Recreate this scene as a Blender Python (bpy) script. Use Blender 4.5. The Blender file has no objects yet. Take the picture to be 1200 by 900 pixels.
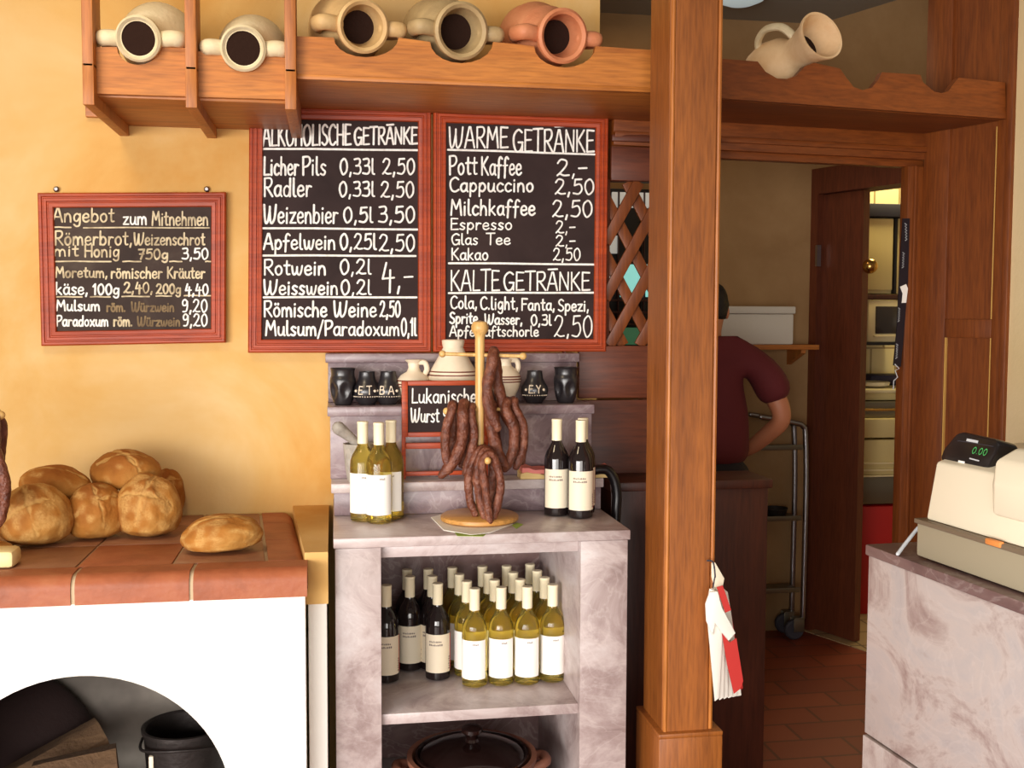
import bpy, bmesh, random
import numpy as np
from math import sin, cos, pi, radians, sqrt, atan2, floor
from mathutils import Vector, Matrix, noise
random.seed(7)
S = bpy.context.scene
COL = S.collection

# ------------------------------------------------------------------ camera, world, lights, exposure
F = 1250.0                                  # focal length in pixels of a 1200x900 picture
YAW, PITCH, ROLL = radians(9.5), radians(3.43), radians(0.2)
CAM = Vector((0, -3.52, 1.5))
FW = Vector((sin(YAW)*cos(PITCH), cos(YAW)*cos(PITCH), -sin(PITCH)))
_r0 = Vector((cos(YAW), -sin(YAW), 0)); _u0 = _r0.cross(FW)
RT = _r0*cos(ROLL) + _u0*sin(ROLL); UP = _u0*cos(ROLL) - _r0*sin(ROLL)
cd = bpy.data.cameras.new('camera'); cd.sensor_width = 36; cd.lens = F/1200*36; cd.clip_start = .05
cam = bpy.data.objects.new('camera', cd); COL.objects.link(cam)
M3 = Matrix((RT, UP, -FW)).transposed().to_4x4(); cam.matrix_world = Matrix.Translation(CAM) @ M3
S.camera = cam
S.view_settings.view_transform = 'Standard'; S.view_settings.look = 'None'
S.view_settings.gamma = 1; S.view_settings.use_curve_mapping = False
S.view_settings.exposure = -0.08
W = bpy.data.worlds.new('world'); S.world = W; W.use_nodes = True
W.node_tree.nodes['Background'].inputs[0].default_value = (1.0, .82, .62, 1)
W.node_tree.nodes['Background'].inputs[1].default_value = 0.24

def area(name, loc, target, sx, sy, power, col, spread=180):
    l = bpy.data.lights.new(name, 'AREA'); l.shape = 'RECTANGLE'; l.size = sx; l.size_y = sy
    l.energy = power; l.color = col; l.spread = radians(spread)
    o = bpy.data.objects.new(name, l); COL.objects.link(o); o.location = loc
    o.rotation_euler = (Vector(target)-Vector(loc)).to_track_quat('-Z', 'Y').to_euler()
    return o
area('shop_window_daylight', (-2.7, -5.0, 1.15), (.6, -.6, .3), 3.6, 1.6, 104, (1, .96, .92), 90)
area('street_door_daylight', (-.2, -6.4, 1.2), (.5, -.4, .6), 2.6, 2.0, 62, (1, .95, .9), 120)
area('warm_ceiling_lamp', (-.9, -1.5, 2.95), (-.55, 0, 1.3), .5, .5, 13, (1, .80, .52))
area('kitchen_ceiling_lamp', (3.0, 1.62, 2.75), (2.9, 1.65, 0), .7, .4, 30, (1, .84, .45))
area('passage_ceiling_lamp', (1.3, .75, 2.85), (1.5, .8, 0), .5, .4, 2.2, (1, .72, .45))

# ------------------------------------------------------------------ pixel -> point on a real plane
def ray(x, y): return FW + RT*((x-600)/F) + UP*((450-y)/F)
def PY(x, y, Y): d = ray(x, y); return CAM + d*((Y-CAM.y)/d.y)
def PZ(x, y, Z): d = ray(x, y); return CAM + d*((Z-CAM.z)/d.z)
def PL(x, y, a, b):                        # on the vertical plane through plan points a, b
    n = Vector((b[1]-a[1], -(b[0]-a[0]), 0)); d = ray(x, y)
    return CAM + d*((Vector((a[0], a[1], 0))-CAM).dot(n)/d.dot(n))

# ------------------------------------------------------------------ materials
def nodes(m): return m.node_tree.nodes, m.node_tree.links
def base(name, col, rough=.5, spec=.5, metal=0, bump=0, bscale=60, **kw):
    m = bpy.data.materials.new(name); m.use_nodes = True; n, l = nodes(m); b = n['Principled BSDF']
    b.inputs['Base Color'].default_value = (*col, 1); b.inputs['Roughness'].default_value = rough
    b.inputs['Metallic'].default_value = metal; b.inputs['Specular IOR Level'].default_value = spec
    for k, v in kw.items(): b.inputs[k.replace('_', ' ')].default_value = v
    if bump:
        tc = n.new('ShaderNodeTexCoord'); nz = n.new('ShaderNodeTexNoise'); nz.inputs['Scale'].default_value = bscale
        nz.inputs['Detail'].default_value = 6
        bp = n.new('ShaderNodeBump'); bp.inputs['Strength'].default_value = bump; bp.inputs['Distance'].default_value = .01
        l.new(tc.outputs['Object'], nz.inputs['Vector']); l.new(nz.outputs['Fac'], bp.inputs['Height']); l.new(bp.outputs[0], b.inputs['Normal'])
    return m
def ramp(n, stops):
    r = n.new('ShaderNodeValToRGB'); e = r.color_ramp.elements
    e[0].position, e[0].color = stops[0][0], (*stops[0][1], 1)
    e[1].position, e[1].color = stops[-1][0], (*stops[-1][1], 1)
    for p, c in stops[1:-1]:
        k = e.new(p); k.color = (*c, 1)
    return r
def noisy(name, stops, scale=(4, 4, 4), detail=6, dist=0., rough=.5, bump=0, bscale=80, spec=.5, nrough=.6, coat=0):
    m = base(name, stops[0][1], rough, spec, bump=bump, bscale=bscale); n, l = nodes(m); b = n['Principled BSDF']
    tc = n.new('ShaderNodeTexCoord'); mp = n.new('ShaderNodeMapping'); mp.inputs['Scale'].default_value = scale
    nz = n.new('ShaderNodeTexNoise'); nz.inputs['Scale'].default_value = 1; nz.inputs['Detail'].default_value = detail
    nz.inputs['Distortion'].default_value = dist; nz.inputs['Roughness'].default_value = nrough
    r = ramp(n, stops); l.new(tc.outputs['Object'], mp.inputs[0]); l.new(mp.outputs[0], nz.inputs['Vector'])
    l.new(nz.outputs['Fac'], r.inputs[0]); l.new(r.outputs[0], b.inputs['Base Color'])
    if coat: b.inputs['Coat Weight'].default_value = coat; b.inputs['Coat Roughness'].default_value = .25
    return m
def srgb(*c): return tuple(((v/255)/12.92 if v/255 <= .04045 else ((v/255+.055)/1.055)**2.4) for v in c)
def wood(name, dark, light, axis='z', rough=.5, coat=.06):
    s = {'x': (1.2, 14, 14), 'y': (14, 1.2, 14), 'z': (14, 14, 1.2)}[axis]
    m = noisy(name, [(.25, dark), (.5, tuple((a+b)/2 for a, b in zip(dark, light))), (.75, light)], s, 5, .8, rough, nrough=.65, coat=coat)
    n, l = nodes(m); b = n['Principled BSDF']                       # fine dark pores and a few knots along the grain
    tc = n.new('ShaderNodeTexCoord'); mp = n.new('ShaderNodeMapping'); mp.inputs['Scale'].default_value = tuple(v*9 for v in s)
    nz = n.new('ShaderNodeTexNoise'); nz.inputs['Scale'].default_value = 1; nz.inputs['Detail'].default_value = 3
    mx = n.new('ShaderNodeMix'); mx.data_type = 'RGBA'; mx.blend_type = 'MULTIPLY'; mx.inputs[0].default_value = .55
    rr = ramp(n, [(.3, (.45, .4, .35)), (.6, (1, 1, 1))])
    src = b.inputs['Base Color'].links[0].from_socket
    l.new(tc.outputs['Object'], mp.inputs[0]); l.new(mp.outputs[0], nz.inputs['Vector']); l.new(nz.outputs['Fac'], rr.inputs[0])
    l.new(src, mx.inputs[6]); l.new(rr.outputs[0], mx.inputs[7]); l.new(mx.outputs[2], b.inputs['Base Color'])
    bp = n.new('ShaderNodeBump'); bp.inputs['Strength'].default_value = .12; bp.inputs['Distance'].default_value = .004
    l.new(nz.outputs['Fac'], bp.inputs['Height']); l.new(bp.outputs[0], b.inputs['Normal'])
    return m
def marble(name, stops, scale=3.2):
    m = noisy(name, stops, (scale, scale, scale*1.3), 12, .9, .32, spec=.45, nrough=.68); n, l = nodes(m); b = n['Principled BSDF']
    tc = n.new('ShaderNodeTexCoord'); mp = n.new('ShaderNodeMapping'); mp.inputs['Scale'].default_value = (5, 5, 6); mp.inputs['Rotation'].default_value = (.5, .7, .3)
    nz = n.new('ShaderNodeTexNoise'); nz.inputs['Scale'].default_value = 1; nz.inputs['Detail'].default_value = 5; nz.inputs['Distortion'].default_value = 2.2
    sb = n.new('ShaderNodeMath'); sb.operation = 'SUBTRACT'; sb.inputs[1].default_value = .5
    ab = n.new('ShaderNodeMath'); ab.operation = 'ABSOLUTE'
    rr = ramp(n, [(0, (1, 1, 1)), (.03, (0, 0, 0))])
    mx = n.new('ShaderNodeMix'); mx.data_type = 'RGBA'
    ml = n.new('ShaderNodeMath'); ml.operation = 'MULTIPLY'; ml.inputs[1].default_value = .16
    src = b.inputs['Base Color'].links[0].from_socket
    l.new(tc.outputs['Object'], mp.inputs[0]); l.new(mp.outputs[0], nz.inputs['Vector']); l.new(nz.outputs['Fac'], sb.inputs[0]); l.new(sb.outputs[0], ab.inputs[0])
    l.new(ab.outputs[0], rr.inputs[0]); l.new(rr.outputs[0], ml.inputs[0]); l.new(ml.outputs[0], mx.inputs[0]); l.new(src, mx.inputs[6])
    mx.inputs[7].default_value = (*srgb(222, 212, 208), 1); l.new(mx.outputs[2], b.inputs['Base Color'])
    return m
MB_STOPS = [(.28, srgb(116, 93, 90)), (.41, srgb(156, 137, 134)), (.52, srgb(184, 168, 165)), (.62, srgb(196, 185, 183)), (.76, srgb(166, 146, 137))]
M = {}
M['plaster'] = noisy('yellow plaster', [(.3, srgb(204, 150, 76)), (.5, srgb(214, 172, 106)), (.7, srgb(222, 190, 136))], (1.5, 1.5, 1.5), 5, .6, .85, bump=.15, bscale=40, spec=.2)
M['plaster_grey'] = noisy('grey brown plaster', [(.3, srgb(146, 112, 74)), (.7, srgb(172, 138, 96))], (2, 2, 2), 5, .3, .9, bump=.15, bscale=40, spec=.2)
M['cream_wall'] = noisy('cream plaster', [(.3, srgb(226, 200, 150)), (.7, srgb(236, 212, 168))], (2, 2, 2), 4, 0, .9, bump=.1, spec=.2)
M['white_plaster'] = noisy('white plaster', [(.3, srgb(240, 236, 226)), (.7, srgb(247, 244, 236))], (3, 3, 3), 4, 0, .8, bump=.1, bscale=30, spec=.2)
M['ceiling'] = base('grey ceiling paint', srgb(150, 145, 132), .9)
M['pine_z'] = wood('honey stained pine, upright grain', srgb(156, 84, 28), srgb(200, 126, 52), 'z')
M['pine_x'] = wood('honey stained pine, level grain', srgb(164, 92, 32), srgb(206, 132, 56), 'x')
M['pine_y'] = wood('honey stained pine, deep grain', srgb(156, 84, 34), srgb(200, 124, 60), 'y')
M['brown_z'] = wood('red brown panel wood, upright grain', srgb(104, 48, 13), srgb(140, 73, 24), 'z')
M['brown_x'] = wood('red brown panel wood, level grain', srgb(110, 52, 14), srgb(146, 76, 25), 'x')
M['dark_z'] = wood('dark brown shaded wood', srgb(58, 24, 13), srgb(82, 36, 19), 'z')  # the low counter's shade is put into this darkened brown
M['panel_x'] = wood('dark red brown panel, level grain', srgb(84, 36, 16), srgb(114, 54, 26), 'x')
M['post_z'] = wood('post timber', srgb(126, 68, 22), srgb(168, 98, 38), 'z')
M['door_z'] = wood('brown door wood', srgb(88, 40, 20), srgb(112, 54, 28), 'z')
M['gold_edge'] = base('pale worn wood edge', srgb(206, 160, 84), .5)
M['frame'] = wood('mahogany red frame wood', srgb(150, 46, 4), srgb(186, 72, 10), 'x', .5, .03)
M['slate'] = noisy('wiped blackboard', [(.3, srgb(48, 36, 32)), (.55, srgb(64, 50, 44)), (.75, srgb(92, 80, 70))], (5, 5, 5), 4, .6, .7, spec=.25)
M['slate_dark'] = noisy('dark blackboard', [(.3, srgb(40, 26, 25)), (.75, srgb(58, 42, 40))], (5, 5, 5), 4, .6, .7, spec=.25)
M['chalk'] = noisy('white chalk', [(.25, srgb(214, 208, 200)), (.6, srgb(250, 248, 242))], (60, 60, 60), 4, 0, .9, spec=.1)
M['chalk_dull'] = noisy('rubbed chalk', [(.25, srgb(130, 112, 88)), (.6, srgb(222, 206, 172))], (26, 26, 26), 4, 0, .9, spec=.1)
M['chalk_faint'] = noisy('nearly wiped chalk', [(.25, srgb(84, 68, 56)), (.7, srgb(150, 128, 96))], (26, 26, 26), 4, 0, .9, spec=.1)
M['marble'] = marble('grey pink marble', MB_STOPS)
M['marble_shaded'] = marble('shaded step marble', [(.28, srgb(84, 64, 66)), (.42, srgb(118, 98, 102)), (.52, srgb(140, 120, 124)), (.62, srgb(154, 138, 138)), (.75, srgb(124, 100, 96))], 4.5)  # darker copy of the marble, shade on the rear steps put into the colour
M['marble_counter'] = marble('pale rose marble', [(.28, srgb(112, 84, 82)), (.42, srgb(166, 146, 142)), (.52, srgb(196, 184, 180)), (.62, srgb(186, 178, 178)), (.75, srgb(164, 138, 128))], 4.2)
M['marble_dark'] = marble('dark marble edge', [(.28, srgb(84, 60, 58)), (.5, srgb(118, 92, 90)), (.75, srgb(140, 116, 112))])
M['terracotta'] = noisy('terracotta tile', [(.25, srgb(136, 70, 38)), (.5, srgb(160, 86, 50)), (.75, srgb(172, 104, 66))], (9, 9, 9), 6, .4, .55, bump=.15, bscale=50)
M['brown_tile'] = noisy('worn brown tile', [(.25, srgb(132, 84, 56)), (.5, srgb(150, 100, 70)), (.75, srgb(160, 118, 90))], (9, 9, 9), 6, .4, .5, bump=.15, bscale=50)
M['grout'] = base('pale grout', srgb(190, 168, 136), .9)
M['iron'] = base('sooty iron', srgb(48, 42, 40), .5, metal=.6, bump=.2)
M['soot'] = noisy('sooty stove lining', [(.3, srgb(100, 92, 86)), (.7, srgb(150, 142, 132))], (4, 4, 4), 4, 0, .9)
M['log'] = noisy('split firewood', [(.3, srgb(70, 48, 32)), (.7, srgb(112, 84, 56))], (3, 20, 20), 5, .5, .85, bump=.4)
M['black_cloth'] = base('dark sacking', srgb(44, 26, 24), .9, bump=.3)
M['sausage'] = noisy('smoked sausage skin', [(.3, srgb(76, 36, 22)), (.5, srgb(108, 56, 36)), (.72, srgb(148, 96, 74))], (38, 38, 38), 6, .3, .42, bump=.6, bscale=130, spec=.5)
M['beech'] = wood('pale beech', srgb(214, 166, 92), srgb(236, 196, 128), 'z', .4)
M['beech_disc'] = wood('golden beech board', srgb(190, 132, 62), srgb(214, 160, 88), 'x', .4)
M['clay_pale'] = noisy('pale clay', [(.3, srgb(208, 190, 150)), (.7, srgb(226, 212, 178))], (12, 12, 12), 5, .3, .6, bump=.15)
M['clay_buff'] = noisy('buff clay', [(.3, srgb(190, 152, 100)), (.7, srgb(214, 180, 126))], (12, 12, 12), 5, .3, .6, bump=.15)
M['clay_red'] = noisy('red clay', [(.3, srgb(196, 118, 78)), (.7, srgb(214, 142, 100))], (12, 12, 12), 5, .3, .6, bump=.15)
M['clay_grey'] = noisy('grey buff clay', [(.3, srgb(160, 134, 94)), (.7, srgb(190, 164, 118))], (12, 12, 12), 5, .3, .6, bump=.15)
M['mouth_shade'] = base('dark mouth shade', srgb(44, 28, 22), .95, spec=.1, bump=.3, bscale=80)  # near-black discs that paint the shade inside the jar mouths
M['pottery_white'] = noisy('cream pottery', [(.3, srgb(226, 208, 180)), (.7, srgb(238, 224, 200))], (14, 14, 14), 4, 0, .5)
M['pottery_line'] = base('brown slip line', srgb(120, 60, 44), .6)
M['black_glaze'] = base('black pottery', srgb(36, 33, 36), .3, spec=.7)
M['cup_letter'] = base('cream slip lettering', srgb(230, 214, 190), .6)
M['stone'] = noisy('grey stone', [(.3, srgb(146, 138, 128)), (.7, srgb(186, 178, 166))], (30, 30, 30), 6, 0, .85, bump=.3)
M['white_wine'] = base('white wine in clear glass', (.97, .80, .22), .02, .5, Transmission_Weight=.95, IOR=1.34)
M['red_wine'] = base('dark wine bottle glass', (.014, .009, .009), .05, .6)
M['foil'] = base('cream capsule', srgb(246, 234, 200), .4)
M['foil_tan'] = base('tan capsule', srgb(214, 184, 128), .45)
M['label_white'] = base('white paper label', srgb(250, 246, 238), .6)
M['label_cream'] = base('cream paper label', srgb(236, 222, 196), .6)
M['print'] = base('grey label print', srgb(128, 112, 104), .7)
M['red_paper'] = base('red print', srgb(188, 46, 40), .6)
M['glaze_brown'] = base('brown glazed earthenware', srgb(26, 13, 11), .12, spec=.7)
M['raw_clay'] = noisy('unglazed clay rim', [(.3, srgb(110, 66, 50)), (.7, srgb(146, 94, 72))], (12, 12, 12), 5, 0, .6)
M['black_plastic'] = base('black plastic', srgb(18, 14, 16), .3)
M['cream_plastic'] = base('cream plastic', srgb(244, 234, 208), .45)
M['grey_plastic'] = base('grey beige plastic', srgb(164, 154, 130), .5)
M['steel'] = base('brushed steel', srgb(160, 158, 160), .28, metal=1)
M['steel_dark'] = base('dull steel', srgb(120, 112, 96), .4, metal=.8)
M['brass'] = base('brass', srgb(196, 150, 80), .25, metal=1)
M['rubber'] = base('grey rubber', srgb(58, 56, 66), .6)
M['rubber_black'] = base('black tape', srgb(26, 20, 30), .4)
M['paper'] = base('white bag paper', srgb(244, 238, 226), .7)
M['skin'] = base('skin', srgb(184, 116, 82), .5, Subsurface_Weight=.1)
M['hair'] = base('black hair', srgb(22, 16, 18), .6, bump=.4, bscale=120)
M['shirt'] = base('dark red cotton', srgb(92, 22, 26), .85, bump=.25, bscale=25)
M['trousers'] = base('dark trousers', srgb(34, 28, 34), .85, bump=.2)
M['styro'] = base('white foam box', srgb(206, 198, 184), .8)
M['kit_yellow'] = base('cream kitchen enamel', srgb(206, 186, 128), .4)
M['kit_tile'] = base('cream wall tile', srgb(222, 206, 160), .3)
M['glass_dark'] = base('dark oven glass', srgb(54, 46, 42), .15)
M['red_bin'] = base('red plastic', srgb(176, 20, 20), .45)
M['blue'] = base('dark blue plastic', srgb(44, 38, 70), .5)
M['flour_white'] = base('white china', srgb(228, 220, 196), .3)
M['green_led'] = base('green digits', (.05, .3, .08), .5, Emission_Color=(.1, .8, .2, 1), Emission_Strength=.25)
M['orange'] = base('orange sticker', srgb(222, 140, 70), .6)
M['cable'] = base('pale grey cable', srgb(196, 200, 204), .5)
M['napkin'] = base('white napkin', srgb(246, 242, 232), .8)
M['napkin_green'] = base('green napkin edge', srgb(150, 176, 70), .8)
M['pink'] = base('pink paper', srgb(214, 122, 112), .7)
M['yellowish'] = base('cream yellow paper', srgb(214, 182, 120), .7)
def tiles(name, c1, c2, grout, sx, sy, off=0.0, rough=.45, axis=None):
    m = base(name, c1, rough); n, l = nodes(m); b = n['Principled BSDF']
    tc = n.new('ShaderNodeTexCoord'); mp = n.new('ShaderNodeMapping')
    if axis == 'xz': mp.inputs['Rotation'].default_value = (pi/2, 0, 0)
    br = n.new('ShaderNodeTexBrick'); br.offset = off; br.inputs['Scale'].default_value = 1
    br.inputs['Brick Width'].default_value = sx; br.inputs['Row Height'].default_value = sy; br.inputs['Mortar Size'].default_value = .006
    br.inputs['Color1'].default_value = (*c1, 1); br.inputs['Color2'].default_value = (*c2, 1); br.inputs['Mortar'].default_value = (*grout, 1)
    l.new(tc.outputs['Object'], mp.inputs[0]); l.new(mp.outputs[0], br.inputs['Vector']); l.new(br.outputs['Color'], b.inputs['Base Color'])
    return m
M['floor'] = tiles('red brown floor tiles', srgb(134, 62, 38), srgb(120, 52, 32), srgb(92, 44, 28), .3, .15, .5)
M['floor_pale'] = tiles('beige floor tiles', srgb(176, 150, 112), srgb(164, 138, 102), srgb(110, 92, 70), .2, .2)
M['kit_wall'] = tiles('cream kitchen wall tiles', srgb(214, 200, 156), srgb(208, 192, 148), srgb(150, 130, 92), .15, .15, .5, .25, 'xz')
def emit(name, col, s):
    m = base(name, col, .5); b = m.node_tree.nodes['Principled BSDF']; b.inputs['Emission Color'].default_value = (*col, 1); b.inputs['Emission Strength'].default_value = s
    return m
M['daylit'] = emit('daylit window glass', srgb(150, 226, 216), .75)
M['daylit_white'] = emit('daylit pale curtain', srgb(216, 214, 204), .4)
M['lamp_glow'] = emit('lit ceiling lamp glass', srgb(190, 205, 205), .5)
def bread_mat():
    m = base('bread crust', srgb(190, 122, 58), .75, .25, bump=.35, bscale=45); n, l = nodes(m); b = n['Principled BSDF']
    tc = n.new('ShaderNodeTexCoord'); nz = n.new('ShaderNodeTexNoise'); nz.inputs['Scale'].default_value = 9; nz.inputs['Detail'].default_value = 7
    r = ramp(n, [(.3, srgb(136, 80, 28)), (.5, srgb(168, 110, 44)), (.7, srgb(186, 136, 68))])
    at = n.new('ShaderNodeAttribute'); at.attribute_name = 'crust'
    sp = n.new('ShaderNodeSeparateColor')
    mx = n.new('ShaderNodeMix'); mx.data_type = 'RGBA'; mx.inputs[7].default_value = (*srgb(212, 172, 104), 1)
    mx2 = n.new('ShaderNodeMix'); mx2.data_type = 'RGBA'; mx2.inputs[7].default_value = (*srgb(140, 74, 22), 1)
    l.new(tc.outputs['Object'], nz.inputs['Vector']); l.new(nz.outputs['Fac'], r.inputs[0]); l.new(at.outputs['Color'], sp.inputs[0])
    l.new(r.outputs[0], mx2.inputs[6]); l.new(sp.outputs[1], mx2.inputs[0]); l.new(mx2.outputs[2], mx.inputs[6]); l.new(sp.outputs[0], mx.inputs[0]); l.new(mx.outputs[2], b.inputs['Base Color'])
    return m
M['bread'] = bread_mat()

# ------------------------------------------------------------------ mesh helpers
def merge(bm, other, mat=None):
    me = bpy.data.meshes.new('tmp'); other.to_mesh(me); other.free()
    if mat is not None: me.transform(mat)
    bm.from_mesh(me); bpy.data.meshes.remove(me)
def box(bm, lo, hi, bev=.004, mat=None):
    b = bmesh.new(); bmesh.ops.create_cube(b, size=1)
    lo, hi = Vector(lo), Vector(hi)
    for v in b.verts: v.co = Vector((lo[i]+(v.co[i]+.5)*(hi[i]-lo[i]) for i in range(3)))
    if bev: bmesh.ops.bevel(b, geom=b.edges[:], offset=min(bev, .45*min(abs(hi[i]-lo[i]) for i in range(3))), segments=2, profile=.5, affect='EDGES')
    merge(bm, b, mat)
def prism(bm, pts, vec, bev=0):                # polygon (3-D points, planar) pushed along vec
    b = bmesh.new(); vec = Vector(vec)
    a = [b.verts.new(p) for p in pts]; c = [b.verts.new(Vector(p)+vec) for p in pts]; n = len(pts)
    b.faces.new(a); b.faces.new(c[::-1])
    for i in range(n): b.faces.new((a[i], c[i], c[(i+1) % n], a[(i+1) % n]))
    bmesh.ops.recalc_face_normals(b, faces=b.faces[:])
    if bev: bmesh.ops.bevel(b, geom=b.edges[:], offset=bev, segments=2, profile=.5, affect='EDGES')
    merge(bm, b)
def lathe(bm, prof, seg=32, mat=None, cap=True):      # profile (r, z) from first to last
    b = bmesh.new(); rings = []
    for r, z in prof:
        if r < 1e-6: rings.append([b.verts.new((0, 0, z))])
        else: rings.append([b.verts.new((r*cos(2*pi*i/seg), r*sin(2*pi*i/seg), z)) for i in range(seg)])
    for A, B in zip(rings, rings[1:]):
        for i in range(seg):
            j = (i+1) % seg
            if len(A) == 1 and len(B) == 1: continue
            if len(A) == 1: b.faces.new((A[0], B[i], B[j]))
            elif len(B) == 1: b.faces.new((A[i], A[j], B[0]))
            else: b.faces.new((A[i], A[j], B[j], B[i]))
    if cap:
        for R in (rings[0], rings[-1]):
            if len(R) > 2: b.faces.new(R)
    bmesh.ops.recalc_face_normals(b, faces=b.faces[:])
    merge(bm, b, mat)
def spline(pts, k=6):
    P = [Vector(p) for p in pts]
    if len(P) < 3: return P
    out = []
    for i in range(len(P)-1):
        p0, p1, p2, p3 = P[max(i-1, 0)], P[i], P[i+1], P[min(i+2, len(P)-1)]
        for j in range(k):
            t = j/k
            out.append(.5*((2*p1)+(p2-p0)*t+(2*p0-5*p1+4*p2-p3)*t*t+(3*p1-p0-3*p2+p3)*t**3))
    out.append(P[-1]); return out
def tube(bm, pts, rad, seg=10, smooth=True, k=6, flat=1.0, round_ends=True):
    P = spline(pts, k) if smooth else [Vector(p) for p in pts]
    n = len(P); R = [rad(i/(n-1)) if callable(rad) else rad for i in range(n)]
    if round_ends:
        d0 = (P[0]-P[1]).normalized(); d1 = (P[-1]-P[-2]).normalized()
        pre = [(P[0]+d0*R[0]*s, R[0]*sqrt(max(1-s*s, .0025))) for s in (1, .8, .45)]
        post = [(P[-1]+d1*R[-1]*s, R[-1]*sqrt(max(1-s*s, .0025))) for s in (.45, .8, 1)]
        P = [a for a, _ in pre]+P+[a for a, _ in post]; R = [b for _, b in pre]+R+[b for _, b in post]
    n = len(P); b = bmesh.new(); rings = []; up = None
    for i in range(n):
        t = (P[min(i+1, n-1)]-P[max(i-1, 0)]).normalized()
        if up is None:
            up = Vector((0, 0, 1)) if abs(t.z) < .9 else Vector((0, 1, 0))
        s = t.cross(up).normalized(); up = s.cross(t).normalized()
        rings.append([b.verts.new(P[i]+s*R[i]*cos(2*pi*j/seg)+up*R[i]*flat*sin(2*pi*j/seg)) for j in range(seg)])
    for A, B in zip(rings, rings[1:]):
        for j in range(seg): b.faces.new((A[j], A[(j+1) % seg], B[(j+1) % seg], B[j]))
    b.faces.new(rings[0][::-1]); b.faces.new(rings[-1])
    bmesh.ops.recalc_face_normals(b, faces=b.faces[:])
    merge(bm, b)
def ball(bm, c, r, seg=24, sc=(1, 1, 1)):
    b = bmesh.new(); bmesh.ops.create_uvsphere(b, u_segments=seg, v_segments=seg//2, radius=r)
    for v in b.verts: v.co = Vector((v.co.x*sc[0], v.co.y*sc[1], v.co.z*sc[2]))+Vector(c)
    merge(bm, b)
def NB(): return bmesh.new()
ROOTINV = {}
def place(o, bm=None):
    COL.objects.link(o)
def obj(name, bm, mat, parent=None, world=False, smooth=True, ang=38):
    me = bpy.data.meshes.new(name)
    if smooth:
        bm.normal_update()
        for f in bm.faces: f.smooth = True
        for e in bm.edges:
            if len(e.link_faces) == 2 and e.calc_face_angle(0) > radians(ang): e.smooth = False
    bm.to_mesh(me); bm.free(); me.materials.append(mat)
    o = bpy.data.objects.new(name, me); COL.objects.link(o)
    if parent:
        o.parent = parent
        if world:
            p = parent
            while p.parent: p = p.parent
            me.transform(ROOTINV[p.name])
    return o
def tag(o, label=None, cat=None, group=None, kind=None):
    if label: o['label'] = label
    if cat: o['category'] = cat
    if group: o['group'] = group
    if kind: o['kind'] = kind
    return o
def thing(name, label, cat, loc=(0, 0, 0), rotz=0, group=None):
    o = bpy.data.objects.new(name, None); COL.objects.link(o); o.empty_display_size = .05
    o.location = loc; o.rotation_euler = (0, 0, rotz)
    ROOTINV[o.name] = (Matrix.Translation(Vector(loc)) @ Matrix.Rotation(rotz, 4, 'Z')).inverted()
    return tag(o, label, cat, group)
def struct(name, bm, mat, parent=None, world=False, **k):
    o = obj(name, bm, mat, parent, world, **k)
    if not parent: o['kind'] = 'structure'
    return o
def single(name, bm, mat, label, cat, origin, group=None):
    """a thing that is one mesh: its object origin sits at its base"""
    o = obj(name, bm, mat); o.data.transform(Matrix.Translation(-Vector(origin))); o.location = origin
    return tag(o, label, cat, group)
def dup(root, loc, rotz, label, group=None):
    r = root.copy(); COL.objects.link(r); r.location = loc; r.rotation_euler = (0, 0, rotz); r['label'] = label
    if group: r['group'] = group
    for ch in list(root.children):
        c = ch.copy(); COL.objects.link(c); c.parent = r
        for g in ch.children:
            d = g.copy(); COL.objects.link(d); d.parent = c
    return r

# ------------------------------------------------------------------ the setting
WX1 = PY(703, 20, 0).x
b = NB(); box(b, (-3.0, -4.6, -.1), (4.2, 2.6, 0), 0); struct('floor', b, M['floor'])
b = NB()
box(b, (-3.0, 0, 0), (WX1, .14, 3.0), 0); struct('wall_back', b, M['plaster'])
PW = PY(372, 708, 0).z
BF = -.72; PW = PY(372, 708, BF).z
b = NB(); prism(b, [(-.078, BF, PW), (-.018, BF, PW), (-.018, 0, PW), (-.135, 0, PW)], (0, 0, .893-PW)); struct('wall_pier', b, M['plaster'])
b = NB(); box(b, (-.07, BF+.008, 0), (-.022, .0, PW-.001), .002); struct('trim_1', b, M['white_plaster'])
BY = 1.3
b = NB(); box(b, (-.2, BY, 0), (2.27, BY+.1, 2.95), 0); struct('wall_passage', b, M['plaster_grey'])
b = NB(); box(b, (-.2, .14, 2.9), (4.2, 2.6, 3.0), 0); struct('ceiling', b, M['ceiling'])
# door wall (oblique, at the right of the passage) with the doorway into the kitchen
DA, DB = Vector((2.27, BY, 0)), Vector((2.62, .42, 0))
dd = (DB-DA).normalized(); dn = Vector((dd.y, -dd.x, 0));  dn = -dn if dn.x < 0 else dn   # dn points into the kitchen
def DW(s, z, d=0): return DA+dd*s+dn*d+Vector((0, 0, z))
def dpar(p): return (Vector((p.x, p.y, 0))-DA).dot(dd)
HT = 2.10                                              # underside of the door header
def dbox(bm, s0, s1, z0, z1, d0, d1, bev=.004): prism(bm, [DW(s0, z0, d0), DW(s1, z0, d0), DW(s1, z1, d0), DW(s0, z1, d0)], dn*(d1-d0), 0)
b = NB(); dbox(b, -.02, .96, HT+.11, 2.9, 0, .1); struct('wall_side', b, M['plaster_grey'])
dr = bpy.data.objects.new('door_1', None); COL.objects.link(dr); dr.location = DA; dr['kind'] = 'structure'
ROOTINV['door_1'] = Matrix.Translation(-DA)
b = NB(); dbox(b, -.01, .96, HT, HT+.12, -.02, .12); dbox(b, -.01, .035, 0, HT, -.02, .12); dbox(b, .9, .96, 0, HT, -.02, .12)
struct('door_frame', b, M['door_z'], dr, True)
sL = dpar(PL(1012, 500, DA, DB))-.045
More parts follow.
